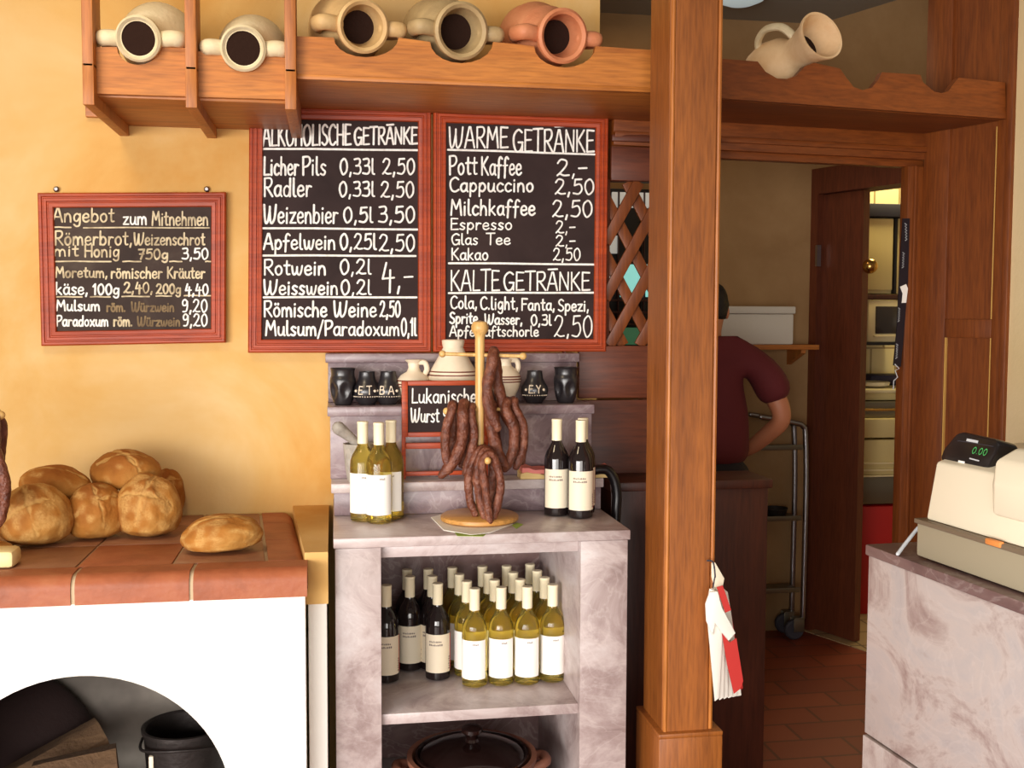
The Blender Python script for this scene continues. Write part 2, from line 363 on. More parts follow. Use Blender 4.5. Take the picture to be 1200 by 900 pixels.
b = NB(); dbox(b, .035, sL, .005, HT-.002, .02, .06); dl_ = struct('door_leaf', b, M['door_z'], dr, True)
kp = DW(sL+.0, PL(1010, 312, DA, DB).z, .04)
b = NB(); ball(b, kp+dd*.035-dn*.01, .034); struct('door_knob', b, M['brass'], dl_, True)
b = NB(); hz = PL(958, 300, DA, DB).z; dbox(b, .03, .042, hz-.05, hz+.05, -.026, .0); struct('door_hinge', b, M['steel'], dr, True)
# pale floor inside the kitchen door
b = NB(); prism(b, [DW(-.05, 0.0, -.04), DW(1.0, 0.0, -.04), DW(1.2, 0.0, 1.4), DW(-.9, 0.0, 1.4)], (0, 0, .003)); struct('floor_kitchen', b, M['floor_pale'])
b = NB(); box(b, (2.2, 2.1, 0), (4.2, 2.2, 2.9), 0); struct('wall_kitchen', b, M['kit_wall'])
b = NB(); box(b, (4.1, -.3, 0), (4.2, 2.2, 2.9), 0); struct('wall_kitchen_side', b, M['kit_tile'])
# right: header beam, jamb and panelled side wall in stained wood
HA, HB = Vector((1.15, -.005, 0)), Vector((2.13, .09, 0))       # header beam front line
hd = (HB-HA).normalized(); hn = Vector((-hd.y, hd.x, 0))
def hbox(bm, s0, s1, z0, z1, d0, d1): prism(bm, [HA+hd*s0+hn*d0+Vector((0, 0, z0)), HA+hd*s1+hn*d0+Vector((0, 0, z0)), HA+hd*s1+hn*d0+Vector((0, 0, z1)), HA+hd*s0+hn*d0+Vector((0, 0, z1))], hn*(d1-d0), .003)
hl = (HB-HA).length
b = NB(); hbox(b, -.225, hl, 2.085, 2.2, 0, .12); hbox(b, -.225, hl, 2.11, 2.13, -.012, 0.01); hbox(b, -.225, hl, 2.06, 2.088, .02, .06); struct('trim_2', b, M['brown_x'])
JX0 = PL(1063, 300, HA, HB); j0 = (Vector((JX0.x, JX0.y, 0))-HA).dot(hd)
b = NB(); hbox(b, j0, hl, 0, 2.062, .005, .05); hbox(b, j0+.022, j0+.034, 0, 2.062, -.004, .01); hbox(b, j0+.062, hl-.01, 0, 2.062, -.006, .01); struct('trim_3', b, M['brown_z'])
QA, QB = Vector((2.115, .09, 0)), Vector((2.238, -.235, 0))
qd = (QB-QA).normalized(); qn = Vector((-qd.y, qd.x, 0)); qn = -qn if qn.x < 0 else qn; ql = (QB-QA).length
def qbox(bm, s0, s1, z0, z1, d0, d1, bev=.003): prism(bm, [QA+qd*s+qn*d0+Vector((0, 0, z)) for s, z in ((s0, z0), (s1, z0), (s1, z1), (s0, z1))], qn*(d1-d0), bev)
def qs(x, y): p = PL(x, y, QA, QB); return (Vector((p.x, p.y, 0))-QA).dot(qd), p.z
s0, s1 = qs(1109, 300)[0], qs(1164, 300)[0]
zA, zB = qs(1135, 374)[1], qs(1135, 396)[1]
b = NB()
qbox(b, 0, s0, 0, 3.0, 0, .05); qbox(b, s1, ql, 0, 3.0, 0, .05); qbox(b, s0, s1, zB, zA, 0, .05); qbox(b, s0, s1, 0, .2, 0, .05)
qbox(b, s0, s1, .2, 3.0, .014, .05, 0); qbox(b, ql-.012, ql+.012, 0, 3.0, -.012, .05)
struct('wall_panelling', b, M['brown_z'])
b = NB(); qbox(b, s1-.006, s1, .2, zB, .004, .02, 0); qbox(b, s1-.006, s1, zA, 2.16, .004, .02, 0); qbox(b, s0, s0+.004, .2, zB, .004, .02, 0); struct('trim_4', b, M['gold_edge'])
b = NB(); prism(b, [QB+Vector((.008, -.005, 0)), (2.30, -1.2, 0), (2.40, -1.2, 0), (2.40, -.235, 0)], (0, 0, 3.0)); struct('wall_right', b, M['cream_wall'])
# timber infill between the plaster wall and the post: rails, panel
b = NB(); 
LX0, LX1 = .80, 1.30
lz0, lz1 = PY(735, 405, 0).z, PY(735, 213, 0).z
box(b, (.918, -.028, lz1), (LX1, .03, 2.08), .003); box(b, (.918, -.036, PY(735, 166, -.03).z), (LX1, -.02, PY(735, 158, -.03).z), .004)
rz = PY(720, 466, 0).z
box(b, (.82, -.026, .2), (LX1, -.002, rz-.006), .003); box(b, (.812, -.027, rz), (LX1, -.002, lz0), .004)
box(b, (WX1+.004, -.003, lz0-.01), (.922, .03, lz1+.01), .002); box(b, (1.2, -.026, lz0), (LX1, .03, lz1), .003)
struct('wall_timber', b, M['panel_x'])

# ------------------------------------------------------------------ window of the passage, seen through the lattice
w = bpy.data.objects.new('window_1', None); COL.objects.link(w); w['kind'] = 'structure'; ROOTINV['window_1'] = Matrix.Identity(4)
def wp(x0, y0, x1, y1, Y): p, q = PY(x0, y1, Y), PY(x1, y0, Y); return p, q
b = NB(); p, q = wp(690, 222, 775, 412, BY-.03); box(b, (p.x, BY-.02, p.z), (q.x, BY, q.z), .002); struct('window_backing', b, M['black_plastic'], w)
for r in [(727, 310, 754, 348), (757, 310, 772, 348)]:
    p, q = wp(*r, BY-.03); b = NB(); box(b, (p.x, BY-.03, p.z), (q.x, BY-.02, q.z), .002); struct('window_pane', b, M['daylit'], w)
for r in [(717, 226, 770, 243), (712, 276, 724, 297), (712, 318, 718, 334)]:
    p, q = wp(*r, BY-.03); b = NB(); box(b, (p.x, BY-.03, p.z), (q.x, BY-.02, q.z), .004); struct('window_pane', b, M['daylit_white'], w)
b = NB(); p, q = wp(724, 384, 760, 404, BY-.03); box(b, (p.x, BY-.03, p.z), (q.x, BY-.02, q.z), .002); struct('window_pane', b, emit('daylit garden glass', srgb(70, 120, 84), .4), w)
b = NB()
for yy in (352, 366, 380): p, q = wp(700, yy-1, 770, yy+1, BY-.05); box(b, (p.x, BY-.05, p.z), (q.x, BY-.03, q.z), .001)
for xx in (725, 755): p, q = wp(xx-1.5, 224, xx+1.5, 410, BY-.05); box(b, (p.x, BY-.05, p.z), (q.x, BY-.03, q.z), .001)
struct('window_frame', b, M['dark_z'], w)

# ------------------------------------------------------------------ lattice
lc = PY(741, 291, 0); lat = thing('lattice_screen', 'diagonal brown wooden lattice screen between menu boards and post', 'lattice', (1.05, 0, lz0))
ph, pv = .105, .188
def clip_slat(x0, z0, sgn):                    # a diagonal slat through (x0,z0) cut to the opening
    sl = sgn*pv/ph; xs = []
    a, c = .905, 1.2
    za, zc = z0+sl*(a-x0), z0+sl*(c-x0)
    pts = []
    for x, z in ((a, za), (c, zc)):
        if z < lz0: x = x0+(lz0-z0)/sl; z = lz0
        if z > lz1: x = x0+(lz1-z0)/sl; z = lz1
        pts.append((x, z))
    return pts if abs(pts[0][0]-pts[1][0]) > .02 else None
for sgn, yy in ((1, -.012), (-1, 0.002)):
    for k in range(-5, 6):
        pts = clip_slat(lc.x+k*ph, lc.z, sgn)
        if not pts: continue
        (xa, za), (xc, zc) = pts; d = Vector((xc-xa, 0, zc-za)).normalized(); n_ = Vector((d.z, 0, -d.x))*.019
        A_, B_ = Vector((xa, yy, za)), Vector((xc, yy, zc)); b = NB()
        prism(b, [A_-n_, B_-n_, B_+n_, A_+n_], (0, .012, 0), .002); obj('slat', b, M['brown_z'], lat, True)

# ------------------------------------------------------------------ high shelf, left part
FY = -.46
def arc_notch(cx, cy, r, a0=200, a1=-20, n=12):
    return [(cx+r*cos(radians(a0+(360-a0+a1)*i/n)), cy-r*sin(radians(a0+(360-a0+a1)*i/n))) for i in range(n+1)]
sh = thing('wall_shelf', 'long honey pine shelf carrying clay jars above the menu boards', 'shelf', (.4, 0, 2.16))
SB = PY(535, 99, FY).z
def notch_poly(top, bottom, Y): return [PY(x, y, Y) for x, y in top+bottom]
def dip(cx, cy, rx, yt, n=10):                  # half-ellipse cut in the fascia top
    return [(cx+rx*cos(pi+pi*i/n), yt+(cy-yt)*sin(pi*i/n)) for i in range(n+1)]
top = [(340, 42)]+dip(429, 67, 38, 44)+dip(541, 74, 37, 49)+dip(662, 79, 36, 54)+[(838, 64)]
bot = [(838, 110), (340, 91)]
b = NB(); prism(b, notch_poly(top, bot, FY), (0, .022, 0)); obj('fascia', b, M['pine_x'], sh, True)
b = NB(); p0, p1 = PY(340, 91, FY), PY(838, 110, FY)
prism(b, [PY(340, 86, FY-.006), PY(838, 105, FY-.006), PY(838, 111, FY-.006), PY(340, 92, FY-.006)], (0, .02, 0), .002); obj('fascia_strip', b, M['pine_x'], sh, True)
b = NB(); box(b, (p0.x, FY+.02, SB), (p1.x, 0, SB+.022), .002); obj('shelf_board', b, M['pine_x'], sh, True)
b = NB(); q0 = PY(120, 110, FY); q1 = PY(335, 116, FY)
for (xa, xb, yt, nx, ny, yb0, yb1) in ((108, 221, 55, 162, 76, 109.5, 113), (230, 338, 60, 285, 84, 113.5, 116.5)):
    prism(b, notch_poly([(xa, yt)]+dip(nx, ny, 25, yt)+[(xb, yt+1)], [(xb, yb1), (xa, yb0)], FY), (0, .022, 0))
obj('crate_fascia', b, M['pine_x'], sh, True)
b = NB(); box(b, (q0.x-.04, FY+.02, q0.z-.005), (p0.x-.005, -.0, q0.z+.016), .002); obj('crate_floor', b, M['pine_x'], sh, True)
bz = PY(200, 140, -.02).z
b = NB(); box(b, (PY(100, 130, -.02).x, -.022, bz), (p0.x, 0, PY(200, 112, -.02).z+.03), .002); obj('wall_batten', b, M['pine_x'], sh, True)
UPY = FY-.035
for px0, px1, yb in ((97, 110.5, 122.5), (217.5, 231, 126), (334, 347.5, 128)):
    x0, x1 = PY(px0, 122, UPY).x, PY(px1, 122, UPY).x; zb = PY(px0, yb, UPY).z
    b = NB(); box(b, (x0, UPY, zb), (x1, 0, zb+.11), .002)                 # bracket below
    box(b, (x0, UPY, zb+.1), (x1, UPY+.10, 3.0), .003)
    obj('bracket', b, M['pine_z'], sh, True)

# ------------------------------------------------------------------ post
PYF = -.74
post = thing('timber_post', 'square honey brown timber post standing in front of the high shelf', 'post', (.87, PYF+.08, 0))
x0, x1 = PY(784, 300, PYF).x, PY(846, 300, PYF).x
PXL = x0; PXR = x1
bzp = PY(790, 857, PYF).z
b = NB(); c_ = .014
prism(b, [(x0+c_, PYF, bzp), (x1-c_*1.6, PYF, bzp), (x1, PYF+c_*1.6, bzp), (x1, PYF+.19, bzp), (x0, PYF+.19, bzp), (x0, PYF+c_, bzp)], (0, 0, 3.0-bzp))
obj('shaft', b, M['post_z'], post, True)
b = NB(); tube(b, [(x0+.006, PYF+.004, bzp), (x0+.006, PYF+.004, 3.0)], .006, 8, False); tube(b, [(x1-.012, PYF+.008, bzp), (x1-.012, PYF+.008, 3.0)], .007, 8, False)
obj('edge_bead', b, M['pine_z'], post, True)
b = NB(); box(b, (x0-.018, PYF-.018, 0), (x1+.018, PYF+.208, bzp-.012), .006)
prism(b, [(x0-.018, PYF-.018, bzp-.014), (x1+.018, PYF-.018, bzp-.014), (x1+.018, PYF+.208, bzp-.014), (x0-.018, PYF+.208, bzp-.014)], (0, 0, .0141), .004)
obj('plinth', b, M['post_z'], post, True)

# ------------------------------------------------------------------ high shelf, right part
RA, RB = (1.179, -.361), (2.226, -.219)
rd = (Vector(RB)-Vector(RA)).normalized(); rn = Vector((-rd.y, rd.x, 0))
rs = thing('passage_shelf', 'red brown shelf with notched front board above the passage', 'shelf', (1.7, -.1, 2.18))
tp = [(25, 230), (160, 240), (190, 280), (235, 306), (275, 308), (310, 296), (345, 258), (380, 245), (482, 268), (503, 300), (535, 340), (570, 352), (605, 343), (632, 310), (645, 282), (795, 292), (806, 322), (850, 358), (880, 364), (905, 355), (930, 320), (945, 303), (1127, 322)]
tp = [(840+x/3.333, y/3.333) for x, y in tp]
pts = [PL(820, 68, RA, RB)]+[PL(x, y, RA, RB) for x, y in tp]+[PL(1179, 139, RA, RB), PL(820, 113, RA, RB)]
b = NB(); prism(b, pts, rn*.025); obj('fascia', b, M['brown_x'], rs, True)
b = NB(); a0, a1 = PL(822, 113, RA, RB), PL(1178, 139, RA, RB)
zz = 2.178
prism(b, [(a0.x, a0.y+.02, zz), (a1.x-.004, a1.y+.02, zz), (2.11, .085, zz), (1.02, .0, zz)], (0, 0, .022)); obj('shelf_board', b, M['brown_x'], rs, True)
b = NB(); prism(b, [PL(822, 109, RA, RB)-rn*.006, PL(1178, 133, RA, RB)-rn*.006, PL(1178, 139.5, RA, RB)-rn*.006, PL(822, 114, RA, RB)-rn*.006], rn*.02); obj('fascia_strip', b, M['brown_x'], rs, True)

# ------------------------------------------------------------------ clay jars
def jar_mesh(root, R, body, L, mat, shade_disc=.03, handle=True, hw=.022, hx=.042):
    ri = R*(.74 if shade_disc < .03 else .62)
    prof = [(ri, -shade_disc-.03), (ri, -shade_disc), (R*.74, -min(.03, shade_disc*.7)), (R*.78, -.008), (R*.9, 0), (R, -.006), (R, -.022), (R*.86, -.045), (R*.86, -.07), (R*1.15, -.1), (body*.86, -.14), (body, -.2), (body*.97, -.25), (body*.78, -.31), (body*.5, -L+.012), (body*.44, -L), (0, -L)]
    b = NB(); lathe(b, prof, 40, cap=False); jb = obj('jar_body', b, mat, root)
    b = NB(); lathe(b, [(ri+.001, -shade_disc-.02), (ri+.001, -shade_disc), (0, -shade_disc+.001)], 32, cap=False); obj('opening_shade', b, M['mouth_shade'], root)
    if handle:
        for s in (-1, 1):
            b = NB(); tube(b, [(s*R*.96, 0, -.032), (s*(R+hx*.6), .002, -.022), (s*(R+hx), .0, -.03), (s*(R+hx*1.0), -.002, -.08), (s*body*.86, -.002, -.15)], hw, 12, flat=.8); obj('handle', b, mat, root)
jars = [  # ring centre px, ring radius px, body radius factor, material, label, tilt x / y in degrees, stopper depth
    (161, 45, 26.5, .108, 'clay_pale', 'pale cream two-handled clay jar in the left crate compartment', 12, -7, .012),
    (284.5, 56.5, 26.5, .1, 'clay_pale', 'cream two-handled clay jar in the second crate compartment', 12, -4, .012),
    (426.5, 30.5, 31, .112, 'clay_buff', 'buff two-handled clay jar, leftmost on the open shelf', 11, 13, .065),
    (542, 36, 33, .112, 'clay_grey', 'grey buff two-handled clay jar, middle of the open shelf', 11, 13, .065),
    (661, 42, 31.5, .11, 'clay_red', 'reddish terracotta two-handled clay jar, right on the open shelf', 11, 13, .065)]
for cx, cy, rp, body, mt, lab, tx, ty, st in jars:
    c = PY(cx, cy, FY-.03); t = (c-CAM).dot(FW); R = rp*t/F
    z0 = (q0.z+.017 if cx < 340 else SB+.023)
    body = min(body, c.z-z0-.012)
    r = thing('clay_jar', lab, 'jar', c, 0, 'clay jars lying on the high shelf')
    r.rotation_euler = (radians(90+tx), 0, radians(ty))
    jar_mesh(r, R, body, .40, M[mt], st)
c = PL(957, 44, RA, RB)-rn*.03
r = thing('clay_jar', 'pale flared clay jug lying askew on the notched passage shelf', 'jar', c, 0, 'clay jars lying on the high shelf')
ax = (RT*.40 - FW*.86 + UP*.22).normalized()
r.rotation_euler = ax.to_track_quat('Z', 'Y').to_euler()
R = .079
b = NB(); lathe(b, [(.046, -.12), (.05, -.08), (.06, -.03), (R*.92, -.002), (R, 0), (R, -.008), (R*.86, -.035), (.058, -.08), (.053, -.115), (.06, -.14), (.085, -.17), (.1, -.22), (.096, -.27), (.07, -.33), (.045, -.36), (0, -.36)], 40, cap=False); obj('jar_body', b, noisy('pale peach clay', [(.3, srgb(216, 176, 128)), (.7, srgb(236, 204, 160))], (12, 12, 12), 5, .3, .6, bump=.1), r)
b = NB(); lathe(b, [(.049, -.085), (0, -.084)], 24, cap=False); obj('opening_shade', b, M['mouth_shade'], r)
lt = (r.rotation_euler.to_matrix().inverted() @ (-RT*.8+UP*.75)); lt.z = 0; lt.normalize()
b = NB(); tube(b, [lt*.052+Vector((0, 0, -.085)), lt*.10+Vector((0, 0, -.10)), lt*.125+Vector((0, 0, -.15)), lt*.115+Vector((0, 0, -.2)), lt*.09+Vector((0, 0, -.225))], .016, 10, flat=.7); obj('handle', b, M['clay_pale'], r)

# ------------------------------------------------------------------ chalk handwriting: a small stroke alphabet
G = {}
def g(ch, w, *st): G[ch] = (w, st)
g('A', .62, 'l0,0 .28,1', 'l.28,1 .36,1 .6,0', 'l.08,.36 .54,.36'); g('B', .56, 'l.05,0 .05,1', 'c.05,1 .45,.95 .45,.6 .05,.54', 'c.05,.54 .55,.5 .52,.06 .05,0')
g('C', .58, 'c.56,.86 .36,1 .1,.8 .04,.45 .14,.1 .36,0 .58,.14'); g('D', .62, 'l.06,0 .06,1', 'c.06,1 .5,.9 .6,.5 .45,.08 .06,0')
g('E', .5, 'l.48,.98 .06,1 .05,0 .5,.02', 'l.05,.52 .42,.54'); g('F', .5, 'l.06,0 .07,1 .52,.98', 'l.07,.52 .42,.54')
g('G', .64, 'c.58,.88 .36,1 .1,.78 .05,.4 .2,.02 .44,.02 .6,.25', 'l.6,.42 .6,.02', 'l.36,.42 .62,.42'); g('H', .6, 'l.06,0 .06,1', 'l.55,0 .55,1', 'l.06,.5 .55,.5')
g('I', .16, 'l.08,0 .08,1'); g('K', .58, 'l.06,0 .06,1', 'l.52,1 .07,.45', 'l.16,.54 .56,0'); g('L', .46, 'l.08,1 .05,0 .46,.02')
g('M', .76, 'l.04,0 .12,1 .38,.4 .62,1 .72,0'); g('N', .62, 'l.05,0 .07,1', 'l.07,1 .54,.02', 'l.54,.02 .56,1')
g('O', .66, 'c.33,1 .1,.82 .04,.45 .18,.04 .36,0 .56,.15 .62,.55 .5,.9 .33,1'); g('P', .54, 'l.08,0 .07,1', 'c.07,1 .45,1 .54,.74 .36,.5 .08,.44')
g('R', .58, 'l.07,0 .07,1', 'c.07,1 .44,1 .52,.76 .36,.52 .08,.48', 'l.2,.5 .56,0'); g('S', .52, 'c.48,.88 .28,1 .08,.82 .16,.58 .4,.42 .48,.18 .26,0 .04,.12')
g('T', .56, 'l.0,1.04 .58,1.06', 'l.3,1.04 .28,0'); g('W', .92, 'c.04,1 .08,.3 .16,0 .3,.12 .42,.6 .44,.9', 'c.44,.6 .48,.1 .6,0 .78,.3 .88,1'); g('Y', .6, 'l.04,1 .3,.5 .3,0', 'l.58,1 .3,.5')
G['Ä'] = (G['A'][0], G['A'][1]+('l.06,1.16 .6,1.18',))
g('a', .5, 'c.44,.5 .28,.6 .1,.48 .05,.24 .16,.02 .34,.08 .43,.3', 'l.44,.58 .42,.1 .5,0'); g('b', .5, 'l.07,1 .06,.02', 'c.06,.3 .2,.58 .4,.5 .44,.2 .28,0 .07,.06')
g('c', .44, 'c.42,.5 .24,.6 .07,.4 .08,.12 .24,0 .42,.1'); g('d', .52, 'c.42,.46 .24,.58 .07,.4 .08,.1 .22,0 .36,.08 .43,.3', 'l.46,1 .44,.0')
g('e', .46, 'c.08,.3 .38,.34 .38,.52 .22,.6 .06,.42 .08,.1 .26,0 .44,.12'); g('f', .42, 'c.44,.9 .3,1 .18,.8 .17,.3 .14,-.16', 'l.02,.52 .36,.54')
g('g', .5, 'c.42,.5 .24,.6 .08,.42 .1,.12 .26,.06 .42,.3', 'c.44,.58 .43,.0 .38,-.26 .2,-.32 .06,-.2'); g('h', .5, 'l.08,1 .06,0', 'c.07,.3 .2,.58 .36,.52 .42,.3 .42,0')
g('i', .2, 'l.1,.56 .09,0', 'l.1,.78 .11,.82'); g('k', .48, 'l.08,1 .06,0', 'l.4,.58 .08,.24', 'l.16,.32 .44,0'); g('l', .22, 'c.08,1 .07,.3 .1,.04 .2,0')
g('m', .74, 'l.06,.56 .06,0', 'c.06,.34 .18,.58 .32,.5 .36,.3 .36,0', 'c.36,.34 .48,.58 .62,.5 .66,.3 .68,0'); g('n', .5, 'l.06,.56 .06,0', 'c.06,.32 .2,.58 .36,.52 .42,.3 .43,0')
g('o', .48, 'c.24,.6 .08,.46 .06,.2 .2,0 .38,.1 .43,.36 .34,.56 .24,.6'); g('p', .5, 'l.08,.58 .06,-.34', 'c.07,.32 .22,.6 .4,.5 .44,.24 .28,.02 .08,.1'); g('r', .38, 'l.07,.58 .06,0', 'c.06,.3 .18,.56 .36,.54')
g('s', .4, 'c.36,.52 .2,.6 .08,.46 .2,.3 .34,.18 .24,.0 .04,.06'); g('t', .36, 'c.18,.92 .16,.3 .2,.04 .34,.04', 'l.02,.62 .34,.64'); g('u', .5, 'c.07,.58 .06,.2 .16,.02 .34,.08 .42,.36', 'l.43,.58 .42,.08 .5,0')
g('w', .7, 'c.04,.58 .1,.1 .2,.02 .32,.2 .35,.52', 'c.35,.4 .38,.08 .5,.0 .6,.24 .66,.6'); g('x', .48, 'l.05,.58 .44,0', 'l.44,.6 .05,0'); g('z', .46, 'l.06,.56 .42,.58 .06,.02 .44,.02')
G['ö'] = (G['o'][0], G['o'][1]+('l.14,.78 .15,.84', 'l.33,.78 .34,.84')); G['ä'] = (G['a'][0], G['a'][1]+('l.12,.78 .13,.84', 'l.34,.78 .35,.84')); G['ü'] = (G['u'][0], G['u'][1]+('l.12,.78 .13,.84', 'l.34,.78 .35,.84'))
g('0', .52, 'c.28,1 .1,.8 .06,.4 .18,.02 .3,.0 .46,.24 .48,.66 .36,.96 .24,.98'); g('1', .26, 'l.02,.76 .18,1 .16,0'); g('2', .54, 'c.06,.78 .2,1 .42,.92 .42,.64 .2,.24 .04,.02', 'c.04,.02 .14,.12 .32,.02 .54,.04')
g('3', .5, 'c.08,.96 .36,1 .44,.8 .34,.58 .18,.54', 'c.18,.54 .42,.52 .48,.24 .34,.02 .04,.06'); g('4', .52, 'l.2,1 .05,.4 .52,.44', 'l.36,.72 .34,-.12'); g('5', .5, 'l.46,1 .14,.98 .1,.58', 'c.1,.58 .38,.66 .48,.32 .32,.02 .04,.06')
g('7', .48, 'l.04,.96 .46,.98 .2,0', 'l.12,.5 .42,.52'); g('9', .5, 'c.44,.8 .26,1 .08,.82 .12,.54 .34,.56 .44,.84', 'c.44,.8 .44,.4 .34,.06 .1,.02')
g(',', .2, 'l.12,.1 .06,-.16'); g('.', .18, 'l.08,.02 .09,.06'); g('-', .4, 'l.04,.46 .38,.48'); g('/', .4, 'l.02,-.2 .38,1.05'); g(' ', .3)
def strokes(text):
    out = []; x = 0
    for ch in text:
        w_, st = G[ch]
        for s in st:
            pts = [tuple(float(v) for v in p.split(',')) for p in s[1:].split()]
            pts = [Vector((x+a, c_, 0)) for a, c_ in pts]
            if s[0] == 'c': out.append(spline(pts, 6))
            else: out += [[p, q] for p, q in zip(pts, pts[1:])]
        x += w_+.09
    return out, x-.09
def ribbon(bm, P, wd, nrm, lift=0.0):
    """flat chalk stroke with round ends through 3-D points"""
    P = [p for i, p in enumerate(P) if i == 0 or (p-P[i-1]).length > 1e-5]
    if len(P) < 2: return
    P = [p+nrm*(lift+i*1.2e-5) for i, p in enumerate(P)]
    n = len(P); L, R = [], []
    for i in range(n):
        t = (P[min(i+1, n-1)]-P[max(i-1, 0)]).normalized(); s = nrm.cross(t).normalized()*wd
        L.append(P[i]+s); R.append(P[i]-s)
    t0 = (P[1]-P[0]).normalized(); t1 = (P[-1]-P[-2]).normalized()
    def cap(c, t, flip):
        s = nrm.cross(t)*wd; return [c+s*cos(a)+t*wd*sin(a) for a in (0.52, 1.05, 1.57, 2.09, 2.62)]
    poly_end = cap(P[-1], t1, 0); poly_start = cap(P[0], -t0, 0)
    vl = [bm.verts.new(p) for p in L]; vr = [bm.verts.new(p) for p in R]
    for i in range(n-1): bm.faces.new((vl[i], vr[i], vr[i+1], vl[i+1]))
    e = [bm.verts.new(p) for p in poly_end]; bm.faces.new([vl[-1]]+e+[vr[-1]])
    s_ = [bm.verts.new(p) for p in poly_start]; bm.faces.new([vr[0]]+s_+[vl[0]])
def slate_of(r): return next((c_ for c_ in r.children if c_.name.startswith('slate')), r)
def write(parent, text, x0, x1, yb, yt, mat, Y, wd=.0031, yb1=None, name='chalk_writing'):
    st, w_ = strokes(text); b = NB()
    o = PY(x0, yb, Y); e = PY(x1, yb if yb1 is None else yb1, Y); u = (e-o)/w_; h = PY(x0, yt, Y)-o
    rnd = random.Random(text)
    for i, s in enumerate(st):
        ribbon(b, [o+u*p.x+h*p.y for p in s], wd*rnd.uniform(.88, 1.12), Vector((0, -1, 0)), (i % 7)*2.4e-4)
    return obj(name, b, mat, slate_of(parent), True, smooth=False)
def rule(parent, x0, y0, x1, y1, mat, Y, wd=.0033):
    b = NB(); a, c = PY(x0, y0, Y), PY(x1, y1, Y); ribbon(b, [a, a.lerp(c, .33)+Vector((0, 0, .0012)), a.lerp(c, .66), c], wd, Vector((0, -1, 0))); obj('chalk_rule', b, mat, slate_of(parent), True, smooth=False)
def board(label, quad, Y, fw, slate, thick=.028):
    """quad: outer frame corners in px TL TR BR BL, on plane Y; a grooved frame around a slate panel"""
    c = [PY(x, y, Y) for x, y in quad]
    r = thing('menu_board', label, 'menu board', ((c[2]+c[3])/2)+Vector((0, thick, 0)))
    prof = [(0, thick), (0, .004), (.004, .0), (fw*.22, 0), (fw*.27, .004), (fw*.33, .004), (fw*.38, 0), (fw*.55, 0), (fw*.6, .004), (fw*.66, .004), (fw*.71, .001), (fw*.94, .003), (fw, .008), (fw, .016)]
    b = NB(); loops = []
    for d, h in prof:
        L_ = []
        for i in range(4):
            p = c[i]; n1 = (c[(i+1) % 4]-p).normalized(); n2 = (c[i-1]-p).normalized()
            L_.append(b.verts.new(p+(n1+n2)*d+Vector((0, h, 0))))
        loops.append(L_)
    for A_, B_ in zip(loops, loops[1:]):
        for i in range(4): b.faces.new((A_[i], A_[(i+1) % 4], B_[(i+1) % 4], B_[i]))
    b.faces.new(loops[0])
    bmesh.ops.recalc_face_normals(b, faces=b.faces[:]); obj('frame', b, M['frame'], r, True, ang=25)
    b = NB(); inner = []
    for i in range(4):
        p = c[i]; n1 = (c[(i+1) % 4]-p).normalized(); n2 = (c[i-1]-p).normalized(); inner.append(p+(n1+n2)*(fw*.9)+Vector((0, .012, 0)))
    prism(b, inner, (0, .008, 0)); obj('slate', b, slate, r, True)
    return r
# --- alcoholic drinks
Yb = -.034; Yc = Yb+.0105
B1 = board('tall chalk menu board of alcoholic drinks, left of the pair', [(292, 122), (505.5, 127), (505.5, 413), (290.5, 413.5)], Yb, .0425, M['slate_dark'])
ch = M['chalk']
for a in [('ALKOHOLISCHE', 308, 411, 171, 147, 169.5), ('GETRÄNKE', 415, 489, 169.5, 150, 168.5), ('Licher', 309, 350, 205, 184), ('Pils', 354, 382, 205, 184), ('0,33l', 398, 439, 204, 186), ('2,50', 448, 486, 204, 186),
          ('Radler', 309, 365, 230, 209), ('0,33l', 397, 439, 230, 213), ('2,50', 446, 485, 231, 213), ('Weizenbier', 309, 396, 261.5, 240), ('0,5l', 402, 437, 260.5, 243), ('3,50', 443, 486, 260.5, 242),
          ('Apfelwein', 309, 393, 292, 274), ('0,25l', 398, 441, 292, 274), ('2,50', 444, 486, 294, 275), ('Rotwein', 309, 382, 322, 304.5), ('0,2l', 398, 435, 321, 304), ('Weisswein', 309, 396, 345, 328), ('0,2l', 399, 435, 345, 328), ('4,-', 447, 484, 339, 308),
          ('Römische', 309, 383, 371, 353), ('Weine', 391, 441, 371, 353), ('2,50', 445, 469, 371, 353), ('Mulsum/Paradoxum', 311, 468, 393, 376), ('0,1l', 470, 488, 393, 373)]:
    write(B1, a[0], a[1], a[2], a[3], a[4], ch, Yc, yb1=a[5] if len(a) > 5 else None)
for a in [(308, 174.5, 489, 176), (308, 267.5, 489, 269), (308, 299.5, 487, 300), (309, 348.5, 488, 348.5)]: rule(B1, *a, ch, Yc)
